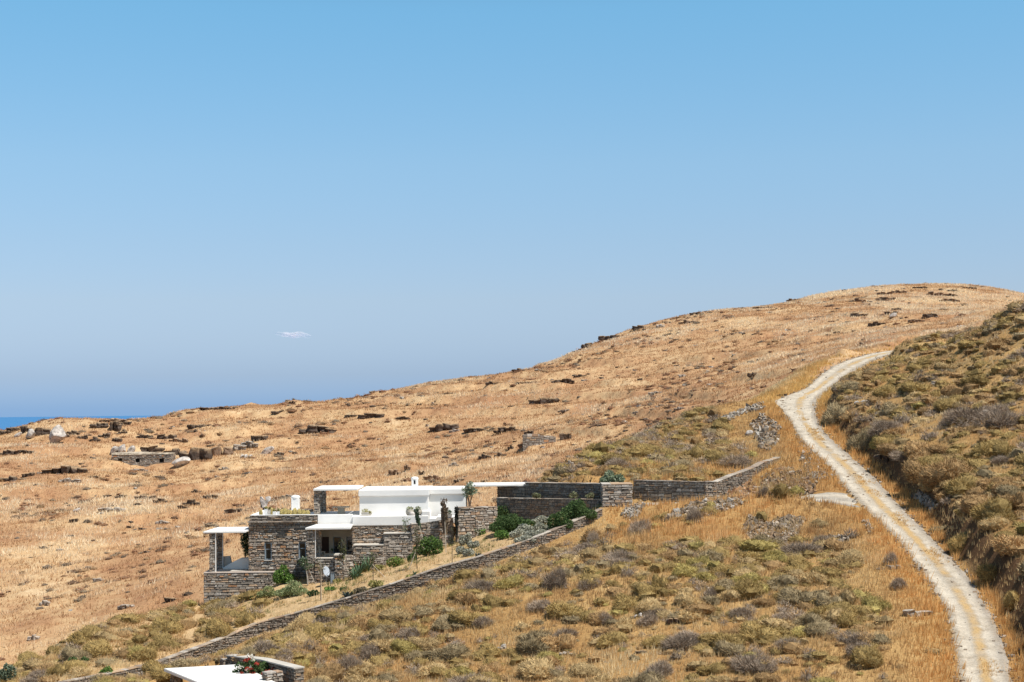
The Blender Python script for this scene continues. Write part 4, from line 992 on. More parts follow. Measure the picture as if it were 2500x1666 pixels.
ROCKS = [  # foot of the rock in the photograph, width, height, tone
    (15, 1060, 40, 12, D), (40, 1052, 46, 13, D), (64, 1055, 22, 20, D), (98, 1062, 42, 22, D), (45, 1066, 18, 13, Pn), (74, 1071, 20, 20, Pn), (146, 1083, 34, 30, Pn), (158, 1068, 20, 14, D),
    (180, 1062, 26, 12, D), (242, 1044, 34, 20, D), (283, 1050, 24, 24, D), (276, 1030, 60, 9, Bn), (306, 1037, 30, 10, D), (255, 1068, 24, 13, D), (286, 1078, 24, 15, D), (202, 1072, 22, 11, D), (232, 1078, 22, 12, D), (352, 1069, 34, 9, D),
    (408, 1072, 42, 15, D), (436, 1079, 40, 11, Bn), (482, 1044, 44, 9, D), (300, 1058, 20, 9, D), (22, 1110, 48, 13, D), (60, 1105, 40, 8, D), (162, 1156, 95, 22, D), (68, 1164, 26, 14, D), (17, 1175, 38, 16, D), (172, 1178, 46, 13, Mn), (340, 1151, 38, 8, Mn),
    (300, 1105, 50, 22, Pn), (445, 1135, 40, 20, Pn), (372, 1103, 52, 22, D), (420, 1112, 60, 16, D), (478, 1122, 70, 32, D), (530, 1112, 70, 24, Bn), (578, 1100, 46, 15, Mn), (610, 1092, 40, 16, Mn), (632, 1076, 34, 16, D), (600, 1119, 28, 10, Pn), (652, 1108, 30, 18, Pn), (548, 1147, 26, 7, Mn),
    (262, 1214, 22, 10, D), (297, 1215, 24, 8, D), (352, 1219, 46, 15, D), (392, 1228, 30, 12, D), (475, 1203, 14, 11, D), (512, 1218, 32, 15, D), (467, 1234, 36, 13, D), (446, 1242, 22, 9, D), (275, 1250, 62, 15, Mn), (572, 1252, 38, 15, D), (335, 1234, 20, 9, D), (186, 1250, 18, 10, Pn), (396, 1279, 32, 10, Mn), (180, 1275, 18, 10, D), (318, 1289, 16, 7, D),
    (525, 1000, 70, 9, D), (560, 1000, 26, 6, D), (710, 978, 26, 7, D), (677, 1008, 25, 8, D), (776, 1056, 80, 21, D), (905, 1020, 58, 21, D), (856, 1019, 28, 11, D), (983, 1025, 27, 12, D), (1084, 1050, 62, 18, D), (1108, 1055, 22, 10, Mn), (1160, 1054, 54, 12, D), (1237, 1056, 62, 15, D), (1292, 1062, 20, 13, D), (1328, 986, 60, 21, D),
    (1380, 1074, 26, 19, D), (1202, 938, 28, 8, D), (1375, 934, 52, 11, D), (1097, 962, 28, 6, D), (1024, 990, 11, 8, D), (1247, 1096, 14, 9, D), (682, 1112, 22, 9, D), (720, 1108, 12, 7, D), (965, 1160, 24, 18, Bn), (995, 1146, 16, 15, Bn), (1029, 1160, 14, 15, D), (1053, 1172, 32, 15, Bn), (1182, 1120, 27, 15, D), (1220, 1115, 24, 9, D), (1108, 1139, 22, 10, Mn),
    (1121, 1176, 24, 10, D), (1183, 1177, 18, 9, D), (1390, 1137, 20, 15, Mn), (1284, 937, 46, 7, D), (1416, 920, 28, 7, D), (1266, 908, 26, 14, D), (1436, 849, 32, 15, D), (1490, 829, 46, 15, D), (1562, 804, 30, 13, D), (1612, 800, 18, 7, Mn), (1680, 790, 38, 10, Bn), (1700, 769, 30, 9, D), (1732, 765, 14, 5, D), (1806, 755, 34, 5, Bn), (1862, 746, 44, 5, Bn), (1942, 735, 38, 6, Bn),
    (1612, 798, 20, 6, Pn), (1843, 917, 34, 11, D), (1668, 920, 20, 7, Mn), (1562, 929, 12, 7, D), (1910, 967, 20, 9, D), (2101, 773, 36, 13, D), (2176, 768, 26, 13, D), (2189, 758, 18, 9, D), (2180, 776, 16, 9, Pn), (2269, 775, 34, 17, D), (2141, 794, 40, 11, D), (2237, 787, 38, 13, Bn), (2042, 815, 16, 9, D), (2071, 790, 14, 8, D), (1979, 808, 10, 6, D),
    (2096, 737, 32, 9, Bn), (2163, 733, 44, 9, Bn), (2160, 720, 32, 9, Bn), (2195, 716, 32, 9, Bn), (2246, 704, 34, 6, D), (2281, 722, 42, 11, Bn), (2317, 723, 36, 7, D), (2323, 712, 26, 7, D), (2317, 737, 42, 11, Bn), (2025, 749, 22, 6, Bn), (2368, 705, 32, 6, D),
    (1600, 962, 30, 7, Mn), (1660, 1000, 26, 7, Mn), (1380, 1005, 34, 7, Mn), (1470, 1040, 22, 8, D), (1555, 1010, 20, 7, Mn), (1640, 1025, 22, 9, D), (700, 1215, 20, 8, Mn), (240, 1420, 26, 9, Mn), (110, 1478, 24, 14, Mn), (420, 1468, 32, 12, D), (82, 1562, 26, 14, Mn), (310, 1484, 44, 9, Mn)]
ROCKS_NEAR = [(2422, 1018, 44, 26, Mn), (2170, 1118, 66, 20, D), (2317, 1024, 28, 9, Pn), (2106, 985, 36, 10, Pn), (2290, 938, 26, 10, Mn), (2345, 800, 20, 7, Pn), (1850, 1438, 44, 9, D), (1932, 1444, 38, 9, D), (1740, 1440, 26, 8, Pn), (1655, 1520, 46, 13, D), (1562, 1507, 30, 8, Pn), (2240, 1504, 54, 22, Mn),
    (1565, 1595, 24, 10, D), (1382, 1600, 30, 9, Mn), (1520, 1462, 18, 16, Mn), (200, 1552, 22, 12, Pn), (36, 1645, 24, 22, D), (716, 1612, 30, 14, Mn), (665, 1572, 30, 18, Mn), (1228, 1582, 16, 8, Pn), (1225, 1586, 22, 10, Mn), (2180, 1390, 34, 14, Mn), (2250, 1395, 26, 12, Mn), (1690, 1135, 26, 12, Mn), (1598, 1118, 30, 12, Mn), (1830, 1065, 16, 10, Pn)]
ROCK_LABEL = {(146, 1083): 'largest pale rock slab, standing upright below the left end of the skyline', (162, 1156): 'long dark rock ledge low on the far left hillside, left of the sheepfold',
    (300, 1105): 'pale sloping rock slab leaning on the left roof end of the sheepfold', (445, 1135): 'pale pointed boulder just right of the sheepfold', (478, 1122): 'tall dark undercut ledge on the terrace right of the sheepfold',
    (372, 1103): 'dark rounded ledge just above the sheepfold roof', (776, 1056): 'wide dark ledge on the hillside midway between sheepfold and ruined wall', (1328, 986): 'biggest dark boulder alone on the slope above the ruined wall',
    (1380, 1074): 'black boulder just right of the ruined wall', (905, 1020): 'dark humped ledge high on the slope above the house', (2240, 1504): 'stack of grey stones beside the orange grass left of the track',
    (2170, 1118): 'dark undercut rock ledge in the bank right of the track', (2422, 1018): 'black and white rock standing among the scrub at the right edge', (1850, 1438): 'left one of two flat dark slabs in the grass between wall and track', (1932, 1444): 'right one of two flat dark slabs in the grass between wall and track',
    (36, 1645): 'dark rock beside the grey green bush in the lower left corner', (275, 1250): 'row of low flat stones in the grass left of the house', (1436, 849): 'lowest of the dark crags on the rising skyline', (1490, 829): 'longest of the dark crags on the rising skyline', (1562, 804): 'highest of the dark crags on the rising skyline',
    (74, 1071): 'small upright white rock at the far left below the skyline', (2101, 773): 'black rock in pale grass on the summit slope, leftmost of its cluster', (1843, 917): 'dark low rock on the slope left of the track bend'}
for i, (px, py, w, h, tone) in enumerate(ROCKS + ROCKS_NEAR):
    c = hit(px, py)
    if c is None: c = hit(px, py + 7)
    if c is None: c = hit(px, py + 16)
    if c is None: continue
    k = c[1] / FPX; ww, hh = w * k * 1.08, h * k * 1.1
    if py < 1000 and tone == 'd' and c[1] > 280: hh *= .9
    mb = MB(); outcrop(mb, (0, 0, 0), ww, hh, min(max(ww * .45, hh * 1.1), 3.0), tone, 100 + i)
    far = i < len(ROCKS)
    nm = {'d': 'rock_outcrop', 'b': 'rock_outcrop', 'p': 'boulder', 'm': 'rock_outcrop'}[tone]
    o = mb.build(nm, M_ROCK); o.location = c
    col = {'d': 'dark', 'b': 'brown', 'p': 'pale', 'm': 'grey'}[tone]
    where, grp = ('in the dry grass of the far hillside', 'hillside') if far else ('among the scrub beside the track', 'near slope')
    if far:
        sk = np.interp(px, [q[0] for q in SKYL], [q[1] for q in SKYL])
        if py < sk + 16: where, grp = 'on the skyline of the far hill', 'skyline'
        elif px > 1950: where, grp = 'in pale grass on the summit slope', 'summit'
        elif px < 330 and py < 1200: where, grp = 'on the far left hillside near the sea', 'left hillside'
        elif py > 1195: where, grp = 'in the grass left of the house', 'lower left'
    elif px < 1000: where, grp = 'beside the lower garden wall and pergola', 'lower garden'
    elif px < 2000: where, grp = 'in the scrubby slope left of the track', 'foreground slope'
    lab = ROCK_LABEL.get((px, py))
    kind = {'p': 'boulder', 'd': 'rock ledge', 'b': 'rock ledge', 'm': 'flat rock'}[tone]
    if lab: tag(o, lab, 'rock', f'{col} rocks, {grp}')
    else: tag(o, f'{col} {kind} {where}', 'rock', f'{col} rocks, {grp}')

# heaps of loose stones nobody could count
def stones(name, label, px_poly, n, size, tones, lift=.0):
    xs_, ys_ = [p[0] for p in px_poly], [p[1] for p in px_poly]; mb = MB(); k = 0; tries = 0
    while k < n and tries < n * 6:
        tries += 1
        px, py = random.uniform(min(xs_), max(xs_)), random.uniform(min(ys_), max(ys_))
        if not in_poly(np.array(px), np.array(py), px_poly): continue
        c = hit(px, py)
        if c is None: continue
        k += 1; s = size * random.uniform(.35, 1.0) * (1.5 if random.random() < .08 else 1)
        rot = np.linalg.qr(rng.normal(size=(3, 3)))[0]
        b = np.array([(-1, -1, -1), (1, -1, -1), (1, 1, -1), (-1, 1, -1), (-1, -1, 1), (1, -1, 1), (1, 1, 1), (-1, 1, 1)], float) * np.array((1, .7, .4)) * s * .5
        b += rng.normal(size=b.shape) * s * .1
        mb.hexa(b @ rot.T + c + np.array((0, 0, s * .12 + lift * random.random())), np.array(random.choice(tones)) * random.uniform(.75, 1.25))
    o = mb.build(name, M_ROCK); tag(o, label, 'stones', kind='stuff')
ST = [(.30, .23, .165), (.25, .18, .12), (.36, .29, .22), (.19, .14, .10), (.42, .35, .28), (.28, .19, .12)]
SG = [(.36, .32, .275), (.42, .38, .33), (.28, .24, .20), (.34, .27, .21)]
stones('rubble_heap', 'large heap of brown loose stones below the orange grass left of the track', [(1812, 1300), (1830, 1262), (1870, 1282), (1925, 1262), (1965, 1268), (1950, 1300), (1945, 1318), (1900, 1338), (1850, 1336)], 900, .34, ST, .12)
stones('rubble_heap', 'narrow spill of broken stones down the bank left of the track bend', [(1832, 1040), (1862, 1010), (1880, 1025), (1905, 1045), (1900, 1080), (1875, 1105), (1850, 1092), (1845, 1060)], 420, .42, ST + SG, .12)
stones('rubble_heap', 'scattered stones in a line above the scrub slope near the turnout', [(1750, 1030), (1775, 1015), (1840, 992), (1866, 985), (1868, 1000), (1815, 1012), (1765, 1035)], 200, .40, SG, .1)
stones('rubble_heap', 'grey stones spilling down below the sunlit pier', [(1516, 1258), (1530, 1243), (1565, 1230), (1575, 1236), (1560, 1262), (1535, 1272)], 200, .3, SG, .1)
stones('rubble_heap', 'grey rubble strip on the mound in front of the lane', [(1612, 1275), (1650, 1252), (1700, 1232), (1800, 1222), (1812, 1232), (1760, 1250), (1735, 1262), (1690, 1255), (1650, 1270)], 520, .36, SG + ST, .12)
stones('rubble_heap', 'small pile of mixed stones under the grey bush left of the track', [(2010, 1318), (2040, 1310), (2072, 1318), (2066, 1330), (2020, 1334)], 110, .3, ST + SG, .1)
stones('rubble_heap', 'reddish rubble at the foot of the bank behind the lane', [(1755, 1212), (1772, 1190), (1830, 1176), (1850, 1196), (1835, 1216), (1790, 1222)], 330, .34, [(.30, .16, .09), (.36, .2, .11), (.26, .17, .12), (.4, .33, .27)], .1)
stones('rubble_heap', 'brown earth and stones of the bank between lane and track', [(1850, 1200), (1862, 1165), (1905, 1140), (1950, 1150), (1985, 1185), (1990, 1206), (1930, 1216), (1870, 1216)], 520, .30, [(.27, .165, .10), (.33, .21, .12), (.22, .15, .105), (.36, .29, .22)], .1)
stones('rubble_heap', 'loose stones under the track edge above the lane', [(1945, 1060), (1970, 1095), (2010, 1140), (2030, 1175), (2005, 1170), (1985, 1200), (1965, 1160), (1950, 1110)], 230, .3, ST + SG, .1)
stones('rubble_heap', 'broken stones along the left verge of the track', [(2105, 1275), (2118, 1272), (2135, 1300), (2125, 1308)], 50, .28, ST + SG, .05)
stones('rubble_heap', 'stones showing in the bank edge right of the track', [(2228, 1212), (2246, 1205), (2292, 1235), (2275, 1250)], 110, .4, SG + [(.2, .17, .14)], .1)
# stones strewn over the far hillside
def strewn():
    mb = MB(); n = 900
    x = rng.uniform(-100, 140, n * 4); y = rng.uniform(125, 430, n * 4)
    px, py = to_px(x, y, gz(x, y))
    ok = (px > -80) & (px < 2600) & (_bil(GNF, x, y) < .3) & (fbm(x / 18, y / 18, 3) > .47) & (_bil(GRD, x, y) > 3)
    x, y = x[ok][:n], y[ok][:n]; z = gz(x, y)
    for a, b, c in zip(x, y, z):
        s = random.uniform(.18, .5) * (1 + b / 400)
        q = np.array([(-1, -1, -1), (1, -1, -1), (1, 1, -1), (-1, 1, -1), (-1, -1, 1), (1, -1, 1), (1, 1, 1), (-1, 1, 1)], float) * np.array((1, .8, .3)) * s * .5
        q += rng.normal(size=q.shape) * s * .1; an = random.uniform(0, 3.14); R_ = np.array(((math.cos(an), -math.sin(an), 0), (math.sin(an), math.cos(an), 0), (0, 0, 1)))
        mb.hexa(q @ R_.T + np.array((a, b, c + s * .08)), np.array(random.choice(SG + [(.14, .11, .09)] * 5 + [(.2, .15, .11)] * 3)) * random.uniform(.8, 1.2))
    tag(mb.build('field_stones', M_ROCK), 'small stones strewn over the far hillside', 'stones', kind='stuff')
strewn()
def gravel():
    mb = MB(); n = 2600; la, ra = np.array(Lq), np.array(Rq); i = rng.integers(0, len(la) - 1, n * 2); f = np.where(rng.random(n * 2) < .42, rng.normal(size=n * 2) * .05, np.where(rng.random(n * 2) < .75, 1 + rng.normal(size=n * 2) * .07, rng.random(n * 2)))
    x = la[i, 0] * (1 - f) + ra[i, 0] * f; y = la[i, 1] * (1 - f) + ra[i, 1] * f + rng.normal(size=n * 2) * .3
    for a, b in zip(x[:n], y[:n]):
        s = .05 + .16 * random.random() ** 2.5; z = RA + RG * b + .03
        q = np.array([(-1, -1, -1), (1, -1, -1), (1, 1, -1), (-1, 1, -1), (-1, -1, 1), (1, -1, 1), (1, 1, 1), (-1, 1, 1)], float) * np.array((1, .8, .55)) * s * .5; q += rng.normal(size=q.shape) * s * .12
        mb.hexa(q + np.array((a, b, z)), np.array(random.choice(SG + ST)) * random.uniform(.8, 1.3))
    tag(mb.build('loose_gravel', M_ROCK), 'loose gravel along the edges of the dirt track', 'gravel', kind='stuff')
gravel()
# ------------------------------------------------------------------ garden plants and things standing about the house
def ground_at(px, py):
    return hit(px, py)
GREEN = [(.075, .13, .04), (.10, .16, .05), (.055, .10, .034), (.13, .19, .065)]
DGREEN = [(.05, .09, .032), (.07, .12, .04), (.04, .07, .026)]
BGREEN = [(.14, .25, .05), (.19, .31, .07), (.10, .19, .045)]
GGREY = [(.42, .42, .33), (.52, .51, .41), (.34, .34, .27)]
OLIVEL = [(.24, .29, .18), (.32, .37, .25), (.17, .22, .13)]
YGREEN = [(.40, .36, .12), (.32, .31, .11), (.48, .41, .17)]
def bush(px, py, w, h, cols, label, name='green_shrub', cat='shrub', group=None, Y=None, leaf=None, upright=False, dens=1.0):
    c = ground_at(px, py) if Y is None else P(px, py, Y)
    k = c[1] / FPX; W, H = w * k, h * k; mb = MB()
    n = int(dens * max(240, 900 * W * H)); leaf = leaf or .085
    lob = max(3, int(W / .42))
    for i in range(lob):
        ox = (i + .5) / lob - .5; hh = H * (1 - .35 * abs(ox * 2) ** 2) * random.uniform(.55, 1.1); rw = W / lob * .9
        mb.leaves((ox * W * .82, random.uniform(-.15, .15) * W * .5, hh * .46), (max(rw, W * .22), max(W * .32, .15), hh * .54), n // lob, leaf, cols, .55, .4 if upright else .1, .0, 2.6 if upright else 1.7)
    for i in range(5):
        a = random.uniform(0, 6.28); mb.tube([(0, 0, -.15), (math.cos(a) * W * .16, math.sin(a) * W * .12, H * .55)], [.018, .008], 4, (.10, .075, .05))
    o = mb.build(name, M_LEAF); o.location = Vector(c); return tag(o, label, cat, group)
RM = 'rosemary mounds before the dark walls'; SN = 'silvery cushions inside the garden wall'
bush(1240, 1276, 90, 56, GREEN, 'tallest round green rosemary mound in front of the dark shaded wall', 'rosemary_bush', group=RM, leaf=.06, dens=2.0, upright=True)
bush(1252, 1299, 104, 50, GREEN, 'broad green rosemary mound below the tallest one', 'rosemary_bush', group=RM, leaf=.06, dens=2.0, upright=True)
bush(1190, 1294, 60, 38, GREEN, 'green rosemary mound beside the sunlit grey terrace wall', 'rosemary_bush', group=RM, leaf=.06, dens=2.0, upright=True)
bush(1155, 1313, 66, 36, BGREEN, 'leafy bright green bush at the foot of the sunlit grey wall', group=RM)
bush(1230, 1316, 44, 24, BGREEN, 'small bright green bush below the rosemary mounds', group=RM)
bush(1368, 1292, 56, 44, GREEN, 'round green rosemary bush touching the garden wall', 'rosemary_bush', group=RM, leaf=.06, dens=2.0, upright=True)
bush(1414, 1268, 82, 46, GREEN, 'dense green rosemary bush in the corner below the pier', 'rosemary_bush', group=RM, leaf=.06, dens=2.0, upright=True)
bush(1330, 1266, 24, 18, OLIVEL, 'thin grey green plant against the dark shaded wall', group=RM)
for px, py, w, h, lb in ((1322, 1282, 44, 16, 'upper silvery cushion plant between the rosemary bushes'), (1330, 1296, 40, 16, 'silvery cushion plant next to the round rosemary bush'), (1292, 1302, 46, 18, 'wide silvery cushion plant in the middle of the bed'), (1266, 1313, 36, 18, 'silvery cushion plant below the broad rosemary mound'),
                         (1310, 1310, 44, 14, 'silvery cushion plant close to the garden wall'), (1284, 1325, 46, 16, 'lowest silvery cushion plant along the garden wall'), (1136, 1330, 26, 22, 'grey cushion plant highest of the four by the bright bush'), (1156, 1338, 24, 16, 'grey cushion plant rightmost of the four by the bright bush'), (1128, 1352, 24, 16, 'grey cushion plant leftmost of the four by the bright bush'), (1144, 1358, 22, 16, 'grey cushion plant lowest of the four by the bright bush')):
    bush(px, py, w * 1.1, h * 1.4, GGREY, lb, 'silver_cushion', group=SN, leaf=.075, dens=2.2)
PB = 'plants in the sandy garden bed'
bush(692, 1424, 46, 50, BGREEN, 'bright green bush at the right end of the lower terrace wall', group=PB, Y=117.3)
bush(1052, 1356, 52, 52, BGREEN + GREEN, 'big leafy oleander bush with pale tips in the bed under the white wall', 'oleander', group=PB)
bush(1025, 1356, 30, 26, GREEN, 'low green bush left of the big oleander', group=PB)
bush(982, 1363, 26, 36, DGREEN, 'dark upright bush against the rough retaining wall', group=PB, upright=True)
bush(1006, 1371, 20, 26, GREEN, 'narrow green bush between upright bush and oleander', group=PB, upright=True)
bush(966, 1384, 40, 28, YGREEN + BGREEN, 'yellowish green bush with dry tips in the garden bed', group=PB)
bush(928, 1394, 24, 20, YGREEN, 'small yellow plant on the sandy slope', group=PB)
bush(952, 1366, 24, 32, GREEN, 'thin green bush at the corner of the rough wall', group=PB, upright=True)
bush(1002, 1412, 20, 12, YGREEN, 'small dry plant beside the garden wall', group=PB)
bush(918, 1434, 32, 22, YGREEN, 'dry yellow bush leaning over the garden wall', group=PB)
bush(840, 1442, 20, 13, GREEN, 'small round green plant alone on the sandy slope', group=PB)
bush(806, 1443, 26, 13, BGREEN, 'low green plant right of the thin staked sapling', group=PB)
bush(880, 1448, 28, 22, [(.25, .21, .13), (.3, .25, .16), (.2, .16, .1)], 'dry brown bush right of the blue grey agave', 'dry_shrub', group=PB)
bush(712, 1455, 76, 36, [(.29, .33, .17), (.36, .39, .2), (.22, .27, .11)], 'wide tufted lavender clump below the terrace wall', 'lavender', group=PB, leaf=.06, upright=True, dens=1.4)
bush(655, 1458, 50, 28, [(.33, .35, .16), (.26, .29, .12)], 'lavender clump left of the widest one', 'lavender', group=PB, leaf=.06, upright=True, dens=1.3)
bush(592, 1452, 34, 20, BGREEN, 'spreading green plant at the foot of the terrace wall', group=PB)
bush(576, 1470, 30, 16, GREEN, 'lowest dark green plant below the terrace wall corner', group=PB)
bush(612, 1464, 22, 14, GREEN, 'small dark green plant between lavender and terrace corner', group=PB)
bush(765, 1455, 26, 16, DGREEN, 'dark green clump below the olive sapling', group=PB)
bush(770, 1412, 24, 24, GREEN, 'green bush behind the olive sapling by the porch wall', group=PB)
bush(826, 1422, 22, 10, YGREEN, 'low yellow plant at the foot of the porch pier', group=PB)
bush(875, 1400, 30, 14, YGREEN, 'thin dry plant right of the porch pier', group=PB)
bush(263, 1664, 42, 40, BGREEN, 'bright green bush growing in front of the lower garden wall', 'green_shrub')
bush(16, 1668, 40, 50, [(.16, .20, .13), (.2, .25, .17), (.12, .16, .1)], 'grey green bush in the lower left corner', 'grey_shrub')
bush(178, 1622, 20, 18, GREEN, 'left one of two small green herbs on the lower left slope', 'green_herb')
bush(205, 1618, 20, 16, GREEN, 'right one of two small green herbs on the lower left slope', 'green_herb')
bush(1494, 1183, 58, 34, OLIVEL, 'grey green oleander rising behind the sunlit pier', 'oleander', Y=120.6, leaf=.10, upright=True)
for i, px in enumerate((1310, 1400, 1440)):
    bush(px, 1216, 18, 15, [(.3, .28, .16), (.22, .24, .13)], ('pale weed leftmost on top of the dark wall', 'pale weed middle on top of the dark wall', 'pale weed rightmost on top of the dark wall')[i], 'weed', 'plant', 'weeds on the dark wall', Y=(120.4, 118.9, 118.2)[i], upright=True)

def tree(name, label, px, py, htot, crown, cols, Y=None, lean=0.0, trunk=.05, tcol=(.12, .09, .065), ntr=1, leaf=.085, n=700, cat='tree', group=None, stake=None):
    c = np.array(ground_at(px, py) if Y is None else P(px, py, Y)); k = c[1] / FPX; H = htot * k; cw, chh = crown[0] * k, crown[1] * k
    t = thing(name, tuple(c), label, cat, group)
    m = MB(); top = H - chh * .5; tips = []
    for i in range(ntr):
        dx = (i - (ntr - 1) / 2) * cw * .45; off = (dx + lean * top, random.uniform(-.1, .1), top)
        pts = [(c[0], c[1], c[2] - .2), (c[0] + .25 * off[0], c[1] + .2 * off[1], c[2] + top * .4), (c[0] + .7 * off[0], c[1] + off[1] * .6, c[2] + top * .75), (c[0] + off[0], c[1] + off[1], c[2] + top + chh * .2)]
        m.tube(pts, [trunk, trunk * .8, trunk * .6, trunk * .25], 7, tcol); tips.append(pts[-1])
        for q in range(5):
            a = random.uniform(0, 6.28); s = Vector(pts[2]); e = s + Vector((math.cos(a) * cw * .32, math.sin(a) * cw * .3, chh * random.uniform(.15, .6)))
            m.tube([s, (s + e) / 2 + Vector((0, 0, .05)), e], [trunk * .45, trunk * .3, trunk * .12], 5, tcol)
    m.build('trunk', M_BARK, t)
    f = MB()
    cx = c[0] + lean * top
    for i in range(9):
        a = random.uniform(0, 6.28); r = random.uniform(.1, .62); zz = random.uniform(-.32, .38)
        f.leaves((cx + math.cos(a) * r * cw * .5, c[1] + math.sin(a) * r * cw * .45, c[2] + H - chh * .5 + zz * chh), (cw * random.uniform(.2, .34), cw * random.uniform(.2, .32), chh * random.uniform(.16, .28)), n // 9, leaf, cols, .3, .2, None, 2.2)
    f.build('crown', M_LEAF, t)
    if stake:
        s = MB(); s.tube([(c[0] + stake[0] * k, c[1] - .1, c[2] - .1), (c[0] + stake[1] * k, c[1] - .1, c[2] + stake[2] * k)], [.022, .02], 6, (.55, .48, .38)); s.build('stake', M_BARK, t)
    return t
tree('olive_tree', 'young silvery olive tree at the right end of the white upper storey', 1147, 1238, 60, (46, 36), OLIVEL, Y=121.5, ntr=2, trunk=.07, tcol=(.22, .14, .09), n=520)
tree('pruned_tree', 'small dark tree with ragged crown between the left pergola and the stone block', 600, 1388, 88, (42, 62), DGREEN + OLIVEL[:1], Y=122.9, trunk=.05, n=900, leaf=.09)
tree('olive_sapling', 'young olive with a pale leaning trunk in front of the porch corner', 752, 1430, 72, (42, 40), OLIVEL + DGREEN, trunk=.06, tcol=(.42, .38, .32), lean=-.12, n=380, leaf=.07, stake=(22, 2, 40))
SP = 'staked saplings in the garden bed'
tree('sapling', 'thin staked sapling nearest the garden wall, left of the dry bush', 783, 1466, 104, (22, 48), [(.13, .12, .07), (.16, .17, .08)], trunk=.03, tcol=(.20, .14, .10), n=110, leaf=.06, group=SP, stake=(2, 1, 96))
tree('sapling', 'bare dark sapling standing before the green agave clump', 911, 1418, 74, (30, 36), [(.2, .17, .1), (.16, .18, .08)], trunk=.03, tcol=(.07, .05, .04), n=130, leaf=.06, group=SP, stake=(40, -2, 40))
tree('sapling', 'sapling with a slanting cord at the foot of the pale coping', 991, 1366, 102, (26, 40), OLIVEL, trunk=.025, tcol=(.12, .09, .07), n=130, leaf=.06, group=SP, stake=(-10, 0, 50))
tree('sapling', 'tall brownish sapling left of the big oleander', 1018, 1388, 104, (26, 74), [(.12, .10, .055), (.16, .13, .07), (.12, .14, .06)], trunk=.03, tcol=(.07, .055, .045), n=260, leaf=.06, group=SP, stake=(-20, -3, 42))
tree('sapling', 'dark thin sapling rising from the garden wall edge', 1104, 1377, 96, (18, 56), [(.05, .06, .03), (.07, .08, .04)], trunk=.028, tcol=(.05, .04, .035), n=120, leaf=.05, group=SP)
tree('sapling', 'dark ragged sapling right in front of the porch opening', 838, 1424, 118, (26, 80), [(.05, .055, .03), (.08, .085, .045), (.16, .17, .07)], Y=115.0, trunk=.035, tcol=(.06, .05, .04), n=300, leaf=.07, group=SP, stake=(24, 2, 54))

def stalk(name, label, px, py0, py1, w, Y, col, lean=0.0, bulge=True):
    c = P(px, py0, Y); k = Y / FPX; H = (py0 - py1) * k; R_ = w * k * .5; t = thing(name, tuple(c), label, 'plant')
    m = MB(); pts, rad = [], []
    for i in range(9):
        f = i / 8; pts.append((c[0] + lean * H * f + .03 * math.sin(f * 9), c[1], c[2] + H * f - .1)); rad.append(R_ * ((.45 + .6 * math.sin(math.pi * min(1, f * 1.05)) ** 1.5) if bulge else 1.0) * (1 - .9 * max(0, f - .7) / .3))
    m.tube(pts, rad, 7, col); m.build('stem', M_BARK, t)
    f = MB()
    for i in range(70):
        q = random.uniform(.3, .95); p = Vector(pts[0]).lerp(Vector(pts[-1]), q); a = random.uniform(0, 6.28)
        f.leaves(tuple(p + Vector((math.cos(a) * R_, math.sin(a) * R_, 0))), (.05, .05, .09), 5, .085, [np.array(col) * .8, np.array(col) * 1.3], .2, .8)
    f.build('seed_pods', M_LEAF, t)
stalk('agave_stalk', 'thick brown dead agave stalk standing tall before the white wall', 1084, 1300, 1211, 13, 118.9, (.16, .115, .08))
stalk('agave_stalk', 'shorter brown agave stalk beside the thick one', 1089, 1300, 1232, 9, 118.7, (.20, .15, .10))
stalk('cypress_sapling', 'narrow black green spike at the left end of the grey terrace wall', 1115, 1310, 1231, 7, 118.4, (.02, .022, .018))
stalk('succulent_stalk', 'leaning green succulent stalk in front of the white terrace wall', 1026, 1290, 1240, 9, 118.5, (.06, .085, .05), -.22)
def pole(label, px0, py0, px1, py1, Y, col=(.60, .53, .43)):
    a, b = P(px0, py0, Y), P(px1, py1, Y); m = MB(); m.tube([(0, 0, -.1), tuple(b - a)], [.026, .022], 6, col); o = m.build('plant_stake', M_BARK); o.location = Vector(a); tag(o, label, 'stake', 'pale stakes in the bed')
pole('upright pale stake below the agave stalks', 1089, 1346, 1086, 1274, 114.2)
pole('pale stake leaning under the succulent stalk', 1033, 1316, 1023, 1284, 117.6)
pole('pale leaning stake left of the thin yellow bush', 999, 1386, 1014, 1350, 112.5)

def agave(px, py, w, h, cols, label, n=30, Y=None):
    c = np.array(ground_at(px, py) if Y is None else P(px, py, Y)); k = c[1] / FPX; W, H = w * k * .5, h * k; m = MB()
    for i in range(n):
        a = 2 * math.pi * i / n * 2.4 + random.uniform(-.2, .2); e = random.uniform(.05, 1.0); r = W * random.uniform(.8, 1.2) * (1.3 - .55 * e); top = H * (.30 + .55 * e)
        d = np.array((math.cos(a), math.sin(a), 0)); s = np.array((-d[1], d[0], 0)); wd = .06
        p0, p1, p2 = d * .05, d * r * .6 + np.array((0, 0, top * .72)), d * r + np.array((0, 0, top))
        col = np.array(random.choice(cols)) * random.uniform(.8, 1.2)
        up = np.array((0, 0, .03))
        m.add([p0 - s * wd, p0 + s * wd, p1 + s * wd * .9 + up, p1 - s * wd * .9 + up, p2, p0 - up, p1 - up], [(0, 1, 2, 3), (3, 2, 4), (1, 5, 6, 2), (5, 0, 3, 6), (2, 6, 4), (6, 3, 4)], col)
    o = m.build('agave', M_LEAF); o.location = Vector(c); tag(o, label, 'agave', 'agaves in the garden bed')
AG = [(.10, .17, .09), (.14, .22, .12), (.08, .13, .075)]; AB = [(.10, .13, .115), (.13, .165, .145)]
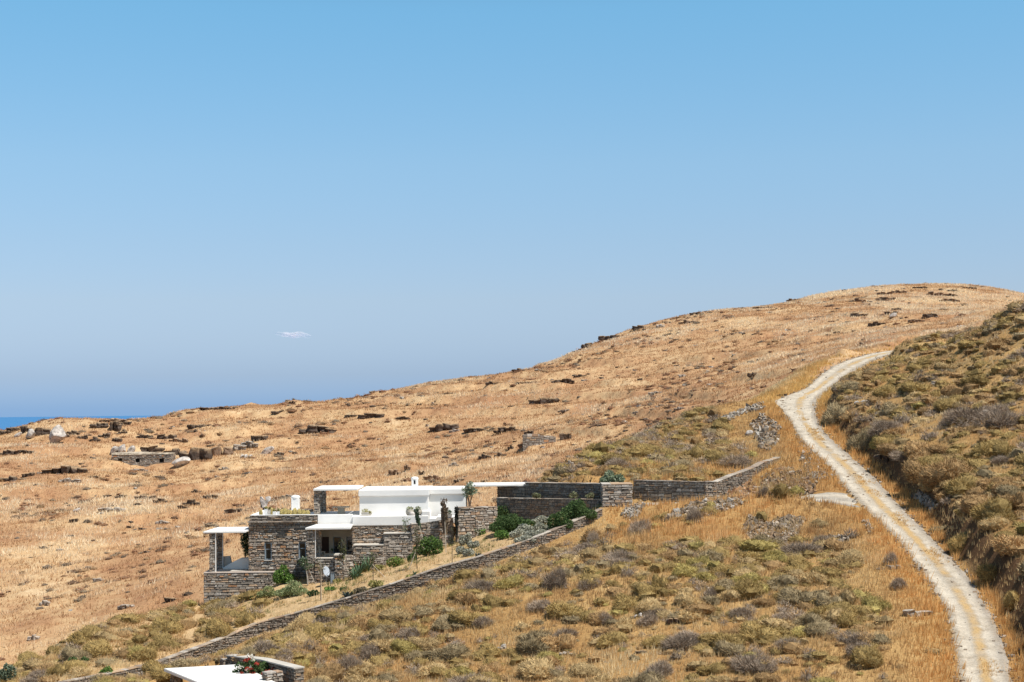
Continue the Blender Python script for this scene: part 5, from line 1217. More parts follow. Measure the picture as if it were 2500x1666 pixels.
agave(876, 1406, 44, 44, AG, 'big green agave in front of the retaining wall'); agave(897, 1396, 46, 50, AG, 'tall green agave right of the big one'); agave(866, 1414, 36, 34, AG, 'small green agave left of the other two')
agave(848, 1462, 34, 22, AB, 'blue grey agave close behind the garden wall'); agave(1166, 1362, 20, 12, AB, 'small blue grey agave near the upper garden wall', 12)
agave(1012, 1408, 12, 16, AG, 'tiny agave just behind the garden wall', 10)

# red flowering climber over the pergola corner
def climber():
    c = P(625, 1640, 80.5); t = thing('bougainvillea', tuple(c), 'flowering climber with red and white blooms over the white pergola roof', 'climber')
    f = MB()
    for px, py, r, n in ((600, 1640, .65, 260), (625, 1634, .7, 360), (612, 1618, .4, 120), (650, 1630, .65, 260), (668, 1636, .45, 120), (590, 1626, .4, 80), (640, 1648, .4, 110), (612, 1652, .3, 60), (575, 1641, .22, 26), (640, 1658, .2, 20)):
        q = P(px, py, 80.2 + random.uniform(-.4, .4)); f.leaves(q, (r * .9, r * .7, r * .5), n, .10, GREEN + DGREEN, .2, .2)
    f.build('foliage', M_LEAF, t)
    for px, py in ((600, 1613), (606, 1609), (628, 1622), (604, 1634), (612, 1632), (590, 1645), (616, 1644), (667, 1632), (654, 1639), (640, 1648)):
        q = P(px, py, 79.5); fl = MB(); fl.leaves(q, (.13, .13, .11), 22, .08, [(.36, .05, .03), (.46, .09, .055), (.30, .035, .03)], .1); fl.build('red_flower', M_LEAF, t)
    for px, py in ((611, 1629), (602, 1637), (606, 1600), (614, 1603), (618, 1610), (588, 1628), (574, 1648)):
        q = P(px, py, 79.5); w = MB(); w.leaves(q, (.12, .12, .10), 14, .07, [(.72, .68, .6), (.65, .6, .5)], .1); w.build('white_flower', M_LEAF, t)
    m = MB(); m.tube([(wx(690, 79), 79.5, -15.9), (wx(670, 79.5), 79.6, -14.2), (wx(650, 80), 79.9, -13.1), (wx(600, 80), 80.1, -12.85)], [.05, .045, .035, .02], 6, (.14, .1, .07)); m.build('stem', M_BARK, t)
climber()

# pots, cacti and stones on the roof terrace
rooftop_z = Z_TERR + .046
def cactus(px, w, h, label, Y=YF + .62, z=None):
    x = wx(px, Y); k = Y / FPX; r = w * k * .5; H = h * k; m = MB(); rings = 9; seg = 24; V, Fc = [], []
    z0 = rooftop_z - .24 if z is None else z
    for i in range(rings + 1):
        f = i / rings; a = f * math.pi * .96 + .04
        for j in range(seg):
            rr_ = r * math.sin(a) ** .8 * (1 + .09 * (1 if j % 2 else -1)); an = 2 * math.pi * j / seg
            V.append((rr_ * math.cos(an), rr_ * math.sin(an), H * (.5 - .5 * math.cos(a))))
    for i in range(rings):
        for j in range(seg): Fc.append((i * seg + j, i * seg + (j + 1) % seg, (i + 1) * seg + (j + 1) % seg, (i + 1) * seg + j))
    Fc.append(tuple(range(seg))[::-1]); Fc.append(tuple(rings * seg + j for j in range(seg)))
    cols = np.array([(.66, .52, .20) if j % 2 else (.45, .39, .15) for i in range(rings + 1) for j in range(seg)])
    m.add(V, Fc, cols); m.leaves((0, 0, H * .5), (r * 1.06, r * 1.06, H * .54), 160, .05, [(.80, .66, .33), (.66, .53, .24)], .92)
    o = m.build('barrel_cactus', M_LEAF); o.location = (x, Y, z0); tag(o, label, 'cactus', 'golden barrel cacti along the parapet')
for i, (px, w, h) in enumerate(((637, 8, 20), (663.5, 8, 24), (688, 10, 20), (696, 12, 22), (704, 9, 19), (711, 9, 17), (720, 12, 22), (731, 11, 20), (741, 12, 18), (751, 12, 17))):
    cactus(px, w, h, ('first golden cactus at the parapet corner, left of the white pots', 'slim golden cactus between the white pots', 'golden cactus just right of the white pots', 'round golden cactus third from the pots', 'small golden cactus below the white chimney', 'lowest golden cactus before the chimney foot', 'tallest round golden cactus right of the chimney', 'golden cactus two from the parapet end', 'pale golden cactus next to the parapet end', 'last golden cactus by the pergola pillar')[i])
def pot(px, w, h, label, Y=YF + .6, z=None, plant=None, mat=None, round_=False):
    x = wx(px, Y); k = Y / FPX; W, H = w * k, h * k; z0 = rooftop_z - .24 if z is None else z
    t = thing('planter', (x, Y, z0), label, 'planter'); m = MB()
    if round_: m.lathe((x, Y, z0), [(W * .3, 0), (W * .46, H * .3), (W * .5, H * .7), (W * .45, H), (W * .38, H), (W * .36, H * .9)], 16)
    else:
        b, e = W / 2, W / 2 * .9
        m.hexa([(x - e, Y - e, z0), (x + e, Y - e, z0), (x + e, Y + e, z0), (x - e, Y + e, z0), (x - b, Y - b, z0 + H), (x + b, Y - b, z0 + H), (x + b, Y + b, z0 + H), (x - b, Y + b, z0 + H)])
        m.box(x - b * 1.06, x + b * 1.06, Y - b * 1.06, Y + b * 1.06, z0 + H + .002, z0 + H + .035)
    m.build('pot', mat or M_WHITE, t)
    f = MB(); cols, pw, ph = plant or (YGREEN, 1.0, .3); f.leaves((x, Y, z0 + H + ph * .35), (W * .5 * pw, W * .5 * pw, ph * .5), 110, .06, cols, .3, .3); f.build('plant', M_LEAF, t)
pot(650, 8, 20, 'tall narrow white pot, first on the parapet'); pot(658, 7, 18, 'grey white pot second on the parapet', mat=M_GREYPL)
pot(670, 7, 14, 'square white pot third on the parapet'); pot(680, 7, 14, 'square white pot fourth on the parapet, left of the round cactus')
zte = wz(1258, 121.0, 960)
pot(892, 18, 8, 'low stone trough with yellow plant against the white wall', 121.2, zte - .05, (YGREEN, 1.0, .35), M_GREYPL)
pot(903, 9, 4, 'small yellow plant pot right of the stone trough', 121.2, zte - .05, (YGREEN, 1.1, .3), M_GREYPL)
pot(1001, 20, 15, 'round pot with clipped bush, left of the pair on the white wall', 120.6, zte - .05, (YGREEN[1:2] + OLIVEL[:1], .95, .3), M_TABLE, True)
pot(1021, 19, 15, 'round pot with clipped bush, right of the pair on the white wall', 120.6, zte - .05, (YGREEN[1:2] + OLIVEL[:1], .95, .32), M_TABLE, True)
pot(1098, 12, 6, 'dark potted plant beside the agave stalks', 120.2, wz(1262, 120.2, 1098), (DGREEN, .9, .4), M_GREYPL)
def blob(name, label, cat, c, r, col, mat=M_ROCK, seed=1):
    bm = bmesh.new(); bmesh.ops.create_icosphere(bm, subdivisions=3, radius=1); rr = random.Random(seed); off = [Vector((rr.gauss(0, 1), rr.gauss(0, 1), rr.gauss(0, 1))).normalized() for _ in range(9)]
    for v in bm.verts:
        n = v.co.normalized(); s = 1 + .12 * sum(max(0, n.dot(o) - .55) * (1 if i % 2 else -1) for i, o in enumerate(off)); v.co = Vector((n.x * r[0] * s, n.y * r[1] * s, n.z * r[2] * s))
    mb = MB(); bm.verts.ensure_lookup_table(); mb.add([tuple(v.co) for v in bm.verts], [tuple(v.index for v in f.verts) for f in bm.faces], col); bm.free()
    o = mb.build(name, mat, None, True); o.location = c; return tag(o, label, cat) if label else o
blob('round_stone', 'round white stone between the two clipped pots on the white wall', 'stone', (wx(1006, 120.2), 120.15, zte + .12), (.22, .2, .19), (.62, .57, .53))
# driftwood like rock set up on a dark post
def sculpture():
    Y = 126.3; zb = Z_TERR + .1; x = wx(646, Y); k = Y / FPX
    t = thing('rock_sculpture', (x, Y, zb), 'pale pointed rock set up on a dark post at the back of the roof terrace', 'sculpture')
    m = MB(); m.tube([(x - .05, Y, zb - .3), (x - .02, Y, zb + .45)], [.13, .09], 7, (.09, .065, .05)); m.build('post', M_BARK, t)
    r = MB()
    z0, z1 = wz(1240, Y, 646), wz(1212, Y, 646); X = lambda p: wx(p, Y)
    for prof, y0, y1, col in (([(X(642), z0), (X(652), z0 + .12), (X(656), z0 + .55), (X(648), z0 + .5), (X(639), z1), (X(635), z1 - .05), (X(637), z0 + .5)], -.2, .15, (.5, .43, .38)),
                              ([(X(648), z0 + .3), (X(660), z0 + .55), (X(663), z1 - .1), (X(659), z1 + .02), (X(648), z1 - .05), (X(650), z0 + .6)], -.1, .2, (.56, .5, .45)),
                              ([(X(637), z0 + .05), (X(643), z0 - .1), (X(647), z0 + .4), (X(640), z0 + .6), (X(635), z1 - .2)], -.05, .3, (.16, .12, .09))):
        n = len(prof); V = [(a, Y + y0 + random.uniform(-.06, .06), b) for a, b in prof] + [(a * .9 + X(648) * .1, Y + y1, b * .95 + (z0 + .4) * .05) for a, b in prof]
        r.add(V, [tuple(range(n))[::-1], tuple(range(n, 2 * n))] + [(i, (i + 1) % n, n + (i + 1) % n, n + i) for i in range(n)], col)
    r.build('rock', M_ROCK, t)
sculpture()
def table(name, label, x0, x1, Y, ztop, z0, mat, w=.8, pedestal=False):
    t = thing(name, (.5 * (x0 + x1), Y, z0), label, 'table'); m = MB(); m.box(x0, x1, Y - w / 2, Y + w / 2, ztop - .07, ztop); m.build('tabletop', mat, t)
    if pedestal:
        m = MB(); a = x0 + (x1 - x0) * .32; b = x0 + (x1 - x0) * .70; m.box(a, b, Y - w * .3, Y + w * .3, z0, ztop - .072); m.build('pedestal', mat, t)
    else:
        for sx in (x0 + .12, x1 - .12):
            for sy in (-w / 2 + .1, w / 2 - .1):
                m = MB(); m.box(sx - .04, sx + .04, Y + sy - .04, Y + sy + .04, z0, ztop - .072); m.build('leg', mat, t)
    return t
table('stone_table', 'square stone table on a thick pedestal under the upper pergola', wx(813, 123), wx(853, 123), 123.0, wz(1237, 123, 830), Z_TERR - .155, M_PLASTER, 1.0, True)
tb = table('dining_table', 'pale dining table standing in the shady porch', wx(795, 118.4), wx(834, 118.4), 118.4, wz(1352, 118.4, 815), zpf - .118, M_TABLE, 1.0)
def vase():
    x, Y, z = wx(811, 118.4), 118.4, wz(1352, 118.4, 815) + .002; t = thing('potted_plant', (x, Y, z), 'small dark potted plant on the dining table in the porch', 'potted plant')
    m = MB(); m.lathe((x, Y, z), [(.05, 0), (.08, .08), (.07, .16), (.06, .16)], 10, (.2, .16, .13)); m.build('pot', M_BARK, t)
    f = MB(); f.leaves((x, Y, z + .28), (.12, .12, .14), 40, .06, DGREEN, .2); f.build('plant', M_LEAF, t)
vase()
def chair():
    x, Y, z = wx(786, 117.7), 117.7, zpf - .118; t = thing('chair', (x, Y, z), 'pale metal chair at the left end of the porch table', 'chair')
    m = MB(); m.box(x - .22, x + .22, Y - .22, Y + .22, z + .44, z + .47); m.build('seat', M_TABLE, t)
    m = MB(); m.tube([(x - .2, Y - .2, z + .47), (x - .24, Y - .2, z + .9), (x - .2, Y - .2, z + .93)], [.018] * 3, 6); m.tube([(x - .2, Y + .2, z + .47), (x - .24, Y + .2, z + .9), (x - .2, Y + .2, z + .93)], [.018] * 3, 6)
    for q in (.6, .72, .84): m.box(x - .235, x - .215, Y - .2, Y + .2, z + q, z + q + .05)
    m.build('backrest', M_TABLE, t)
    for sx in (-.2, .2):
        for sy in (-.2, .2):
            m = MB(); m.tube([(x + sx, Y + sy, z), (x + sx * .95, Y + sy * .95, z + .44)], [.016, .018], 6); m.build('leg', M_TABLE, t)
chair()
# satellite dish by the porch wall
def dish():
    Y = 114.9; x = wx(795.5, Y); zc = wz(1396, Y, 795); g = float(gz(x, Y)); t = thing('satellite_dish', (x, Y, g), 'white satellite dish facing the sun below the porch wall', 'satellite dish')
    m = MB(); V, Fc = [], []; R_ = .36; ax = Vector((.80, -.48, .36)).normalized(); u = ax.orthogonal().normalized(); v = ax.cross(u)
    if abs(u.z) > abs(v.z): u, v = v, u
    for i in range(7):
        r = R_ * i / 6
        for j in range(20):
            a = 2 * math.pi * j / 20; p = Vector((x, Y, zc)) + u * math.cos(a) * r * .92 + v * math.sin(a) * r * 1.12 + ax * (r * r * .45); V.append(tuple(p))
    for i in range(6):
        for j in range(20): Fc.append((i * 20 + j, i * 20 + (j + 1) % 20, (i + 1) * 20 + (j + 1) % 20, (i + 1) * 20 + j))
    m.add(V, Fc); b = m.build('reflector', M_DISH, t, True); b.data.materials[0] = M_DISH
    md = b.modifiers.new('thickness', 'SOLIDIFY'); md.thickness = .02
    m = MB(); m.tube([(x, Y + .12, g - .2), (x, Y + .12, zc - .05), tuple(Vector((x, Y, zc)) - ax * .05)], [.03, .03, .03], 8); m.build('mast', M_GREYMET, t)
    m = MB(); f = Vector((x, Y, zc)) + ax * .38 - Vector((0, 0, .06)); m.tube([tuple(Vector((x, Y, zc)) - v * .36 * (1 if v.z > 0 else -1) + ax * .06), tuple(f)], [.012, .012], 6); m.box(f.x - .04, f.x + .04, f.y - .04, f.y + .04, f.z - .05, f.z + .05); m.build('feed_arm', M_GREYMET, t)
dish()
t = thing('utility_box', (wx(812, 115.2), 115.2, -13.0), 'narrow grey utility box beside the satellite dish', 'box')
m = MB(); x = wx(811, 115.2); m.box(x - .12, x + .14, 115.1, 115.3, float(gz(x, 115.2)) - .1, wz(1398, 115.2, 812)); m.build('cabinet', M_FRAME, t); m = MB(); m.box(x - .14, x + .16, 115.07, 115.33, wz(1398, 115.2, 812) + .002, wz(1397, 115.2, 812) + .02); m.build('lid', M_GREYMET, t)
# ------------------------------------------------------------------ scrub and grass
def ico(sub):
    bm = bmesh.new(); bmesh.ops.create_icosphere(bm, subdivisions=sub, radius=1); bm.verts.ensure_lookup_table()
    V = np.array([v.co[:] for v in bm.verts]); F_ = np.array([[v.index for v in f.verts] for f in bm.faces]); bm.free(); return V, F_
def shrub_tris(r, sub, nsp, lumps, splen, spw, body=1.0):
    """a cushion of scrub of unit radius: lumpy dome bristling with twig ends; returns triangles and a tone per triangle"""
    V, F_ = ico(sub); V = V.copy()
    F_ = F_[(V[F_][:, :, 2].mean(1) > -.35)]
    off = r.normal(size=(lumps, 3)); off[:, 2] = np.abs(off[:, 2]); off /= np.linalg.norm(off, axis=1)[:, None]; am = r.uniform(.10, .42, lumps)
    def rad(n):
        s = np.full(len(n), .68)
        for o, a in zip(off, am): s = s + a * np.maximum(0, n @ o - .70) / .30
        return s + .05 * np.sin(n[:, 0] * 9 + n[:, 1] * 7) * np.cos(n[:, 1] * 11 + n[:, 2] * 5)
    n = V / np.linalg.norm(V, axis=1)[:, None]
    W = n * (rad(n) * body + r.normal(size=len(n)) * .05)[:, None]
    T = W[F_]; tone = np.full(len(T), .62) + r.normal(size=len(T)) * .10
    d = r.normal(size=(nsp, 3)); d[:, 2] = np.abs(d[:, 2]) * .9 - .12; d /= np.linalg.norm(d, axis=1)[:, None]
    p = d * (rad(d) * (.97 * body if body == 1 else 1) * (1 if body == 1 else r.uniform(body, .9, nsp)))[:, None]; g = d * .8 + r.normal(size=d.shape) * .4 + np.array((0, 0, .35)); g /= np.linalg.norm(g, axis=1)[:, None]
    sd = np.cross(g, r.normal(size=d.shape)); sd /= np.linalg.norm(sd, axis=1)[:, None]
    l = splen * r.uniform(.5, 1.5, nsp); w = spw * r.uniform(.6, 1.4, nsp)
    S = np.stack([p - sd * w[:, None], p + sd * w[:, None], p + g * l[:, None]], 1)
    return np.concatenate([T, S]), np.concatenate([tone, r.uniform(.65, 1.55, nsp)])
KINDS = {'olive': (.455, .325, .135), 'yellow green': (.50, .40, .15), 'grey green': (.41, .32, .19), 'grey purple': (.41, .325, .255), 'dark grey': (.35, .275, .215), 'rusty brown': (.50, .325, .16), 'tan': (.60, .435, .225)}
KINDS = {k: tuple(q * m for q, m in zip(v, (.86, .85, .82))) for k, v in KINDS.items()}
def scatter_scrub():
    out = []
    n = 48000
    y = 58 + (215 - 58) * rng.random(n) ** .8; lim = .36 * y; x = rng.uniform(-1, 1, n); x = np.where(x < 0, x * (lim + 6), x * (lim + 15))
    z = gz(x, y); near = _bil(GNF, x, y); gd = _bil(GGD, x, y); bd = _bil(GBD, x, y); rd = _bil(GRD, x, y); ld = _bil(GLD, x, y)
    px, py = to_px(x, y, z)
    ok = (near > .6) & (px > -420) & (py < 1850) & (rd > .5) & (ld > .9)
    pit = poly_dist(x, y, PIT); ok &= pit > .35
    gwd = np.abs(poly_sd(x, y, [p[:2] for p in GWP])); ok &= (gwd > np.where(px < 800, 1.5, .9)) | (gd > 4)
    ct = in_poly(x, y, COURT); ok &= ~ct
    # walls by the lane
    lw = [(9.1, 119.8), (14.7, 117.0), (15.2, 117.6), (18, 122), (22.2, 129)]
    ok &= np.abs(poly_sd(x, y, lw)) > .7
    ok &= ~((x > 6.5) & (x < 9.4) & (y > 115) & (y < 119.2))
    patch = fbm(x / 9, y / 9, 3); fine = fbm(x / 2.6 + 20, y / 2.6, 2)
    right = bd > .1
    garden = gd < -.3
    lowerleft = garden & (px < 640)
    fore = ~right & ~garden & (y < 114) & (bd < 0)
    behind = ~right & ~garden & (y >= 118) & (x < 20)
    mound = ~right & ~garden & (y > 103.5) & (y < 115) & (px > 1500)
    pr = np.zeros(n)
    pr[right] = np.clip(.9 + (patch[right] - .5) * 2.0, .3, .97)
    pr[fore] = np.clip(.74 + (patch[fore] - .5) * 3.4 - .62 * sstep(1400, 1600, py[fore]) * sstep(700, 1500, px[fore]), .07, .95)
    pr[mound] = np.where(fine[mound] > .62, .25, .02)
    pr[lowerleft] = .75 * (np.abs(px[lowerleft] - 478 - 14 * np.sin(py[lowerleft] / 23)) > 20)
    pr[behind] = .95
    pr[(rd < 3.2) & ~right] *= .06
    sdw = poly_sd(x, y, [p[:2] for p in GWP]); pr[fore & (sdw > -2.4)] *= .22; pr[fore & (sdw > -5.5) & (px < 780)] *= .22
    pr[right & (rd < 1.9)] *= 0
    # orange grass bank behind the lane
    pr[(x > 14.5) & (x < 27) & (y > 114) & (y < 131) & ~right & (poly_sd(x, y, lw) < 0)] *= .12
    ok &= rng.random(n) < pr
    ok &= ~(garden & ~lowerleft)
    x, y, z, px, py, right, behind, fore, bd, lowerleft = (a[ok] for a in (x, y, z, px, py, right, behind, fore, bd, lowerleft))
    n = len(x)
    rad = .18 + .56 * rng.random(n) ** 2.1 * np.where(right, 1.12, 1.0) * (1 + .5 * (rng.random(n) < .12)) * np.where(fore, .94, 1)
    rad = np.where(right & (bd < 2.2) & (y < 150), rad * 1.35, rad); rad = np.where(right & (bd < 5) & (y > 165), rad * .6, rad)
    # thin out overlaps
    order = np.argsort(-rad); keep = np.zeros(n, bool); grid = {}
    for i in order:
        cx, cy = int(x[i] // 1.5), int(y[i] // 1.5); good = True
        for a in range(cx - 1, cx + 2):
            for b in range(cy - 1, cy + 2):
                for j in grid.get((a, b), ()):
                    if (x[i] - x[j]) ** 2 + (y[i] - y[j]) ** 2 < ((rad[i] + rad[j]) * .46) ** 2: good = False; break
                if not good: break
            if not good: break
        if good: keep[i] = True; grid.setdefault((cx, cy), []).append(i)
    x, y, z, px, py, right, behind, fore, bd, lowerleft, rad = (a[keep] for a in (x, y, z, px, py, right, behind, fore, bd, lowerleft, rad))
    n = len(x); names = list(KINDS); kind = np.zeros(n, int)
    t = fbm(x / 5 + 60, y / 5, 2); u = rng.random(n)
    wts = {'fore': [.33, .09, .11, .12, .02, .18, .15], 'right': [.30, .01, .10, .14, .06, .27, .12], 'behind': [.27, .04, .14, .27, .05, .17, .06]}
    for i in range(n):
        w = np.array(wts['right' if right[i] or lowerleft[i] else 'behind' if behind[i] else 'fore'])
        w = w * np.array([1.6 if t[i] > .5 else .6, 1.8 if t[i] > .54 else .5, 1, 1.8 if t[i] < .48 else .7, 1.8 if t[i] < .45 else .6, 1, 1]); w /= w.sum()
        kind[i] = np.searchsorted(np.cumsum(w), u[i])
    kind = np.clip(kind, 0, 6)
    hgt = rad * rng.uniform(.50, .85, n)
    return x, y, z, px, py, right, behind, fore, bd, lowerleft, rad, hgt, kind, names
sx_, sy_, sz_, spx, spy, s_right, s_behind, s_fore, s_bd, s_ll, s_rad, s_h, s_kind, s_names = scatter_scrub()
# a few big ones the photograph shows, placed by hand: (foot px, py, width px, height px, kind)
BIG = [(2052, 1028, 95, 52, 'grey green', 'big dark shrub overhanging the bank at the bend of the track'), (2110, 1105, 70, 62, 'grey green', 'big grey green round shrub on the bank edge beside the track'), (2140, 1090, 34, 26, 'yellow green', 'small bright yellow green cushion beside the big round shrub'),
       (2385, 1030, 120, 44, 'dark grey', 'long dark grey shrub below the black and white rock'), (2452, 1046, 90, 44, 'dark grey', 'dark shrub at the right edge beside the long dark one'), (2075, 958, 58, 30, 'grey green', 'pale grey green cushion on the bank, upper bend of the track'),
       (1960, 1358, 105, 36, 'dark grey', 'long grey purple shrub below the brown rubble heap'), (2010, 1335, 60, 26, 'dark grey', 'grey shrub right of the rubble heap'), (1900, 1380, 60, 24, 'yellow green', 'bright yellow green cushion below the long grey shrub'),
       (1850, 1350, 110, 30, 'yellow green', 'wide yellow green cushion below the left end of the rubble'), (1560, 1305, 60, 40, 'grey purple', 'grey purple bush on the slope below the grey stone spill'), (1700, 1274, 46, 38, 'grey purple', 'round grey purple bush just below the grey rubble strip'),
       (1525, 1375, 70, 42, 'grey purple', 'large grey bush in the middle of the slope below the garden wall'), (1450, 1330, 36, 34, 'grey purple', 'grey bush close below the garden wall corner'), (1358, 1440, 60, 54, 'dark grey', 'tall dark grey bush in the middle of the scrubby slope'), (1440, 1440, 50, 30, 'dark grey', 'dark bush right of the tall dark grey one'),
       (1610, 1440, 44, 38, 'olive', 'round olive cushion with a dark foot in the scrubby slope'), (1742, 1460, 40, 28, 'dark grey', 'dark bush beside the flat pale stone in the scrubby slope'), (855, 1650, 70, 60, 'dark grey', 'dark grey bush near the bottom edge left of centre'), (900, 1616, 60, 40, 'dark grey', 'dark grey bush just above the bottom one, left of centre'),
       (1480, 1528, 46, 30, 'grey purple', 'round grey purple bush in the grass right of centre'), (2200, 1440, 44, 34, 'dark grey', 'dark bush near the left verge of the track'), (2178, 1380, 34, 34, 'grey purple', 'grey purple bush by the stones left of the track'), (1820, 1415, 46, 30, 'grey purple', 'grey bush above the two flat dark slabs'),
       (395, 1550, 70, 40, 'olive', 'dark olive bush above the sandy path, lower left slope'), (330, 1610, 60, 26, 'yellow green', 'long green cushion on the lower left slope'), (540, 1565, 60, 44, 'olive', 'large olive bush right of the sandy path'), (590, 1530, 44, 32, 'olive', 'dark olive bush against the garden wall, right of the sandy path'), (1905, 1215, 54, 36, 'olive', 'dark green bush at the foot of the bank behind the lane'), (1868, 1214, 40, 28, 'dark grey', 'dark bush left of the green one at the foot of the bank'), (1948, 1212, 36, 26, 'yellow green', 'green bush nearest the track at the foot of the bank'),
       (2425, 1412, 70, 44, 'olive', 'big olive cushion leaning over the bank, lower right'), (2480, 1478, 56, 40, 'olive', 'olive cushion on the bank edge near the right border'), (2350, 1340, 60, 40, 'olive', 'round olive cushion on the bank edge'), (2262, 1160, 90, 48, 'olive', 'dark olive bush above the undercut ledge')]
sv_rng = np.random.default_rng(5)
PROTO = []
for q in range(8):
    T, tone = shrub_tris(sv_rng, 3, 1500, 11, .26, .020)
    mb = MB(); mb.tris(T, np.repeat(tone[:, None], 3, 1)); PROTO.append(mb.mesh('cushion_shrub', M_SHRUBO))
TWIG = []
for q in range(6):
    T, tone = shrub_tris(sv_rng, 2, 2600, 11, .40, .013, .66)
    mb = MB(); mb.tris(T, np.repeat(tone[:, None], 3, 1)); TWIG.append(mb.mesh('twiggy_shrub', M_SHRUBO))
LOWT = [shrub_tris(sv_rng, 1, 330, 9, .42, .026, .62) for _ in range(10)]
LOWP = [shrub_tris(sv_rng, 2, 260, 9, .28, .034) for _ in range(10)]
def put_shrub(c, r, h, kname, label, group, seed):
    tw = kname in ('grey purple', 'dark grey'); o = bpy.data.objects.new('twiggy_shrub' if tw else 'cushion_shrub', TWIG[seed % 6] if tw else PROTO[seed % 8]); COL.objects.link(o); o.location = c
    o.scale = (r, r * random.uniform(.85, 1.15), h); o.rotation_euler = (0, 0, random.uniform(0, 6.28))
    k = np.array(KINDS[kname]) * random.uniform(.82, 1.18); o.color = (*k, 1); tag(o, label, 'shrub', group)
for i, (px, py, w, h, kn, lab) in enumerate(BIG):
    c = hit(px, py)
    if c is None: continue
    k = c[1] / FPX; c = c.copy(); c[1] += w * k * .3; c[2] = float(gz(c[0], c[1])); lift = h * k * .1
    put_shrub(tuple(c - np.array((0, 0, lift))), w * k * .45, h * k * .78, kn, lab, 'large shrubs named one by one', i)
size = s_rad / sy_ * ((spx > 0) & (spx < 2500) & (spy < 1690))
order = np.argsort(-size); NIND = 300 - len(BIG)
ind = set(order[:NIND].tolist())
for j in order[:NIND]:
    kn = s_names[s_kind[j]]
    if s_right[j]: where = 'on the scrub hillside right of the track' if s_bd[j] > 2.4 else 'along the bank edge right of the track'
    elif s_behind[j]: where = 'on the scrub slope above the lane walls'
    elif s_ll[j]: where = 'on the lower left slope inside the garden wall'
    else: where = 'on the slope between garden wall and track, ' + ('lower left part' if spx[j] < 1150 else 'middle part' if spx[j] < 1750 else 'right part')
    put_shrub((sx_[j], sy_[j], sz_[j] - .06), s_rad[j], s_h[j] * 1.1, kn, f'{kn} ' + ('twiggy' if kn in ('grey purple', 'dark grey') else 'cushion') + f' shrub {where}', f'{kn} shrubs {where}', int(j))
mb = MB()
for j in range(len(sx_)):
    if j in ind: continue
    T, tone = (LOWT if s_names[s_kind[j]] in ('grey purple', 'dark grey') else LOWP)[j % 10]; a = rng.uniform(0, 6.28); ca, sa = math.cos(a), math.sin(a)
    R_ = np.array(((ca, -sa, 0), (sa, ca, 0), (0, 0, 1)))
    V = (T @ R_.T) * np.array((s_rad[j], s_rad[j], s_h[j] * 1.1)) + np.array((sx_[j], sy_[j], sz_[j] - .06))
    mb.tris(V, tone[:, None] * np.array(KINDS[s_names[s_kind[j]]]) * rng.uniform(.8, 1.2))
tag(mb.build('low_scrub', M_SHRUB), 'dense low scrub cushions covering the near slopes', 'scrub', kind='stuff')

def blades(x, y, z, h, w, nb, col, spread, lean):
    n = len(x); N = n * nb
    X, Y, Z = np.repeat(x, nb), np.repeat(y, nb), np.repeat(z, nb); H = np.repeat(h, nb) * rng.uniform(.55, 1.15, N); W_ = np.repeat(w, nb)
    a = rng.uniform(0, 6.28, N); rr_ = np.repeat(spread, nb) * np.sqrt(rng.random(N)); bx_ = X + np.cos(a) * rr_; by_ = Y + np.sin(a) * rr_
    b = rng.uniform(0, 6.28, N); dx, dy = np.cos(b) * W_, np.sin(b) * W_
    lx, ly = np.cos(a) * H * lean * rng.random(N) + H * .12, np.sin(a) * H * lean * rng.random(N)
    bz = Z - .04
    T = np.stack([np.stack([bx_ - dx, by_ - dy, bz], -1), np.stack([bx_ + dx, by_ + dy, bz], -1), np.stack([bx_ + lx, by_ + ly, Z + H], -1)], 1)
    c = np.repeat(col, nb, 0) * rng.uniform(.86, 1.14, N)[:, None]
    return T, c
def lerp3(t, a, b, c):
    t = t[:, None]; a, b, c = (np.array(q) for q in (a, b, c))
    return np.where(t < .5, a + (b - a) * (t / .5), b + (c - b) * ((t - .5) / .5))
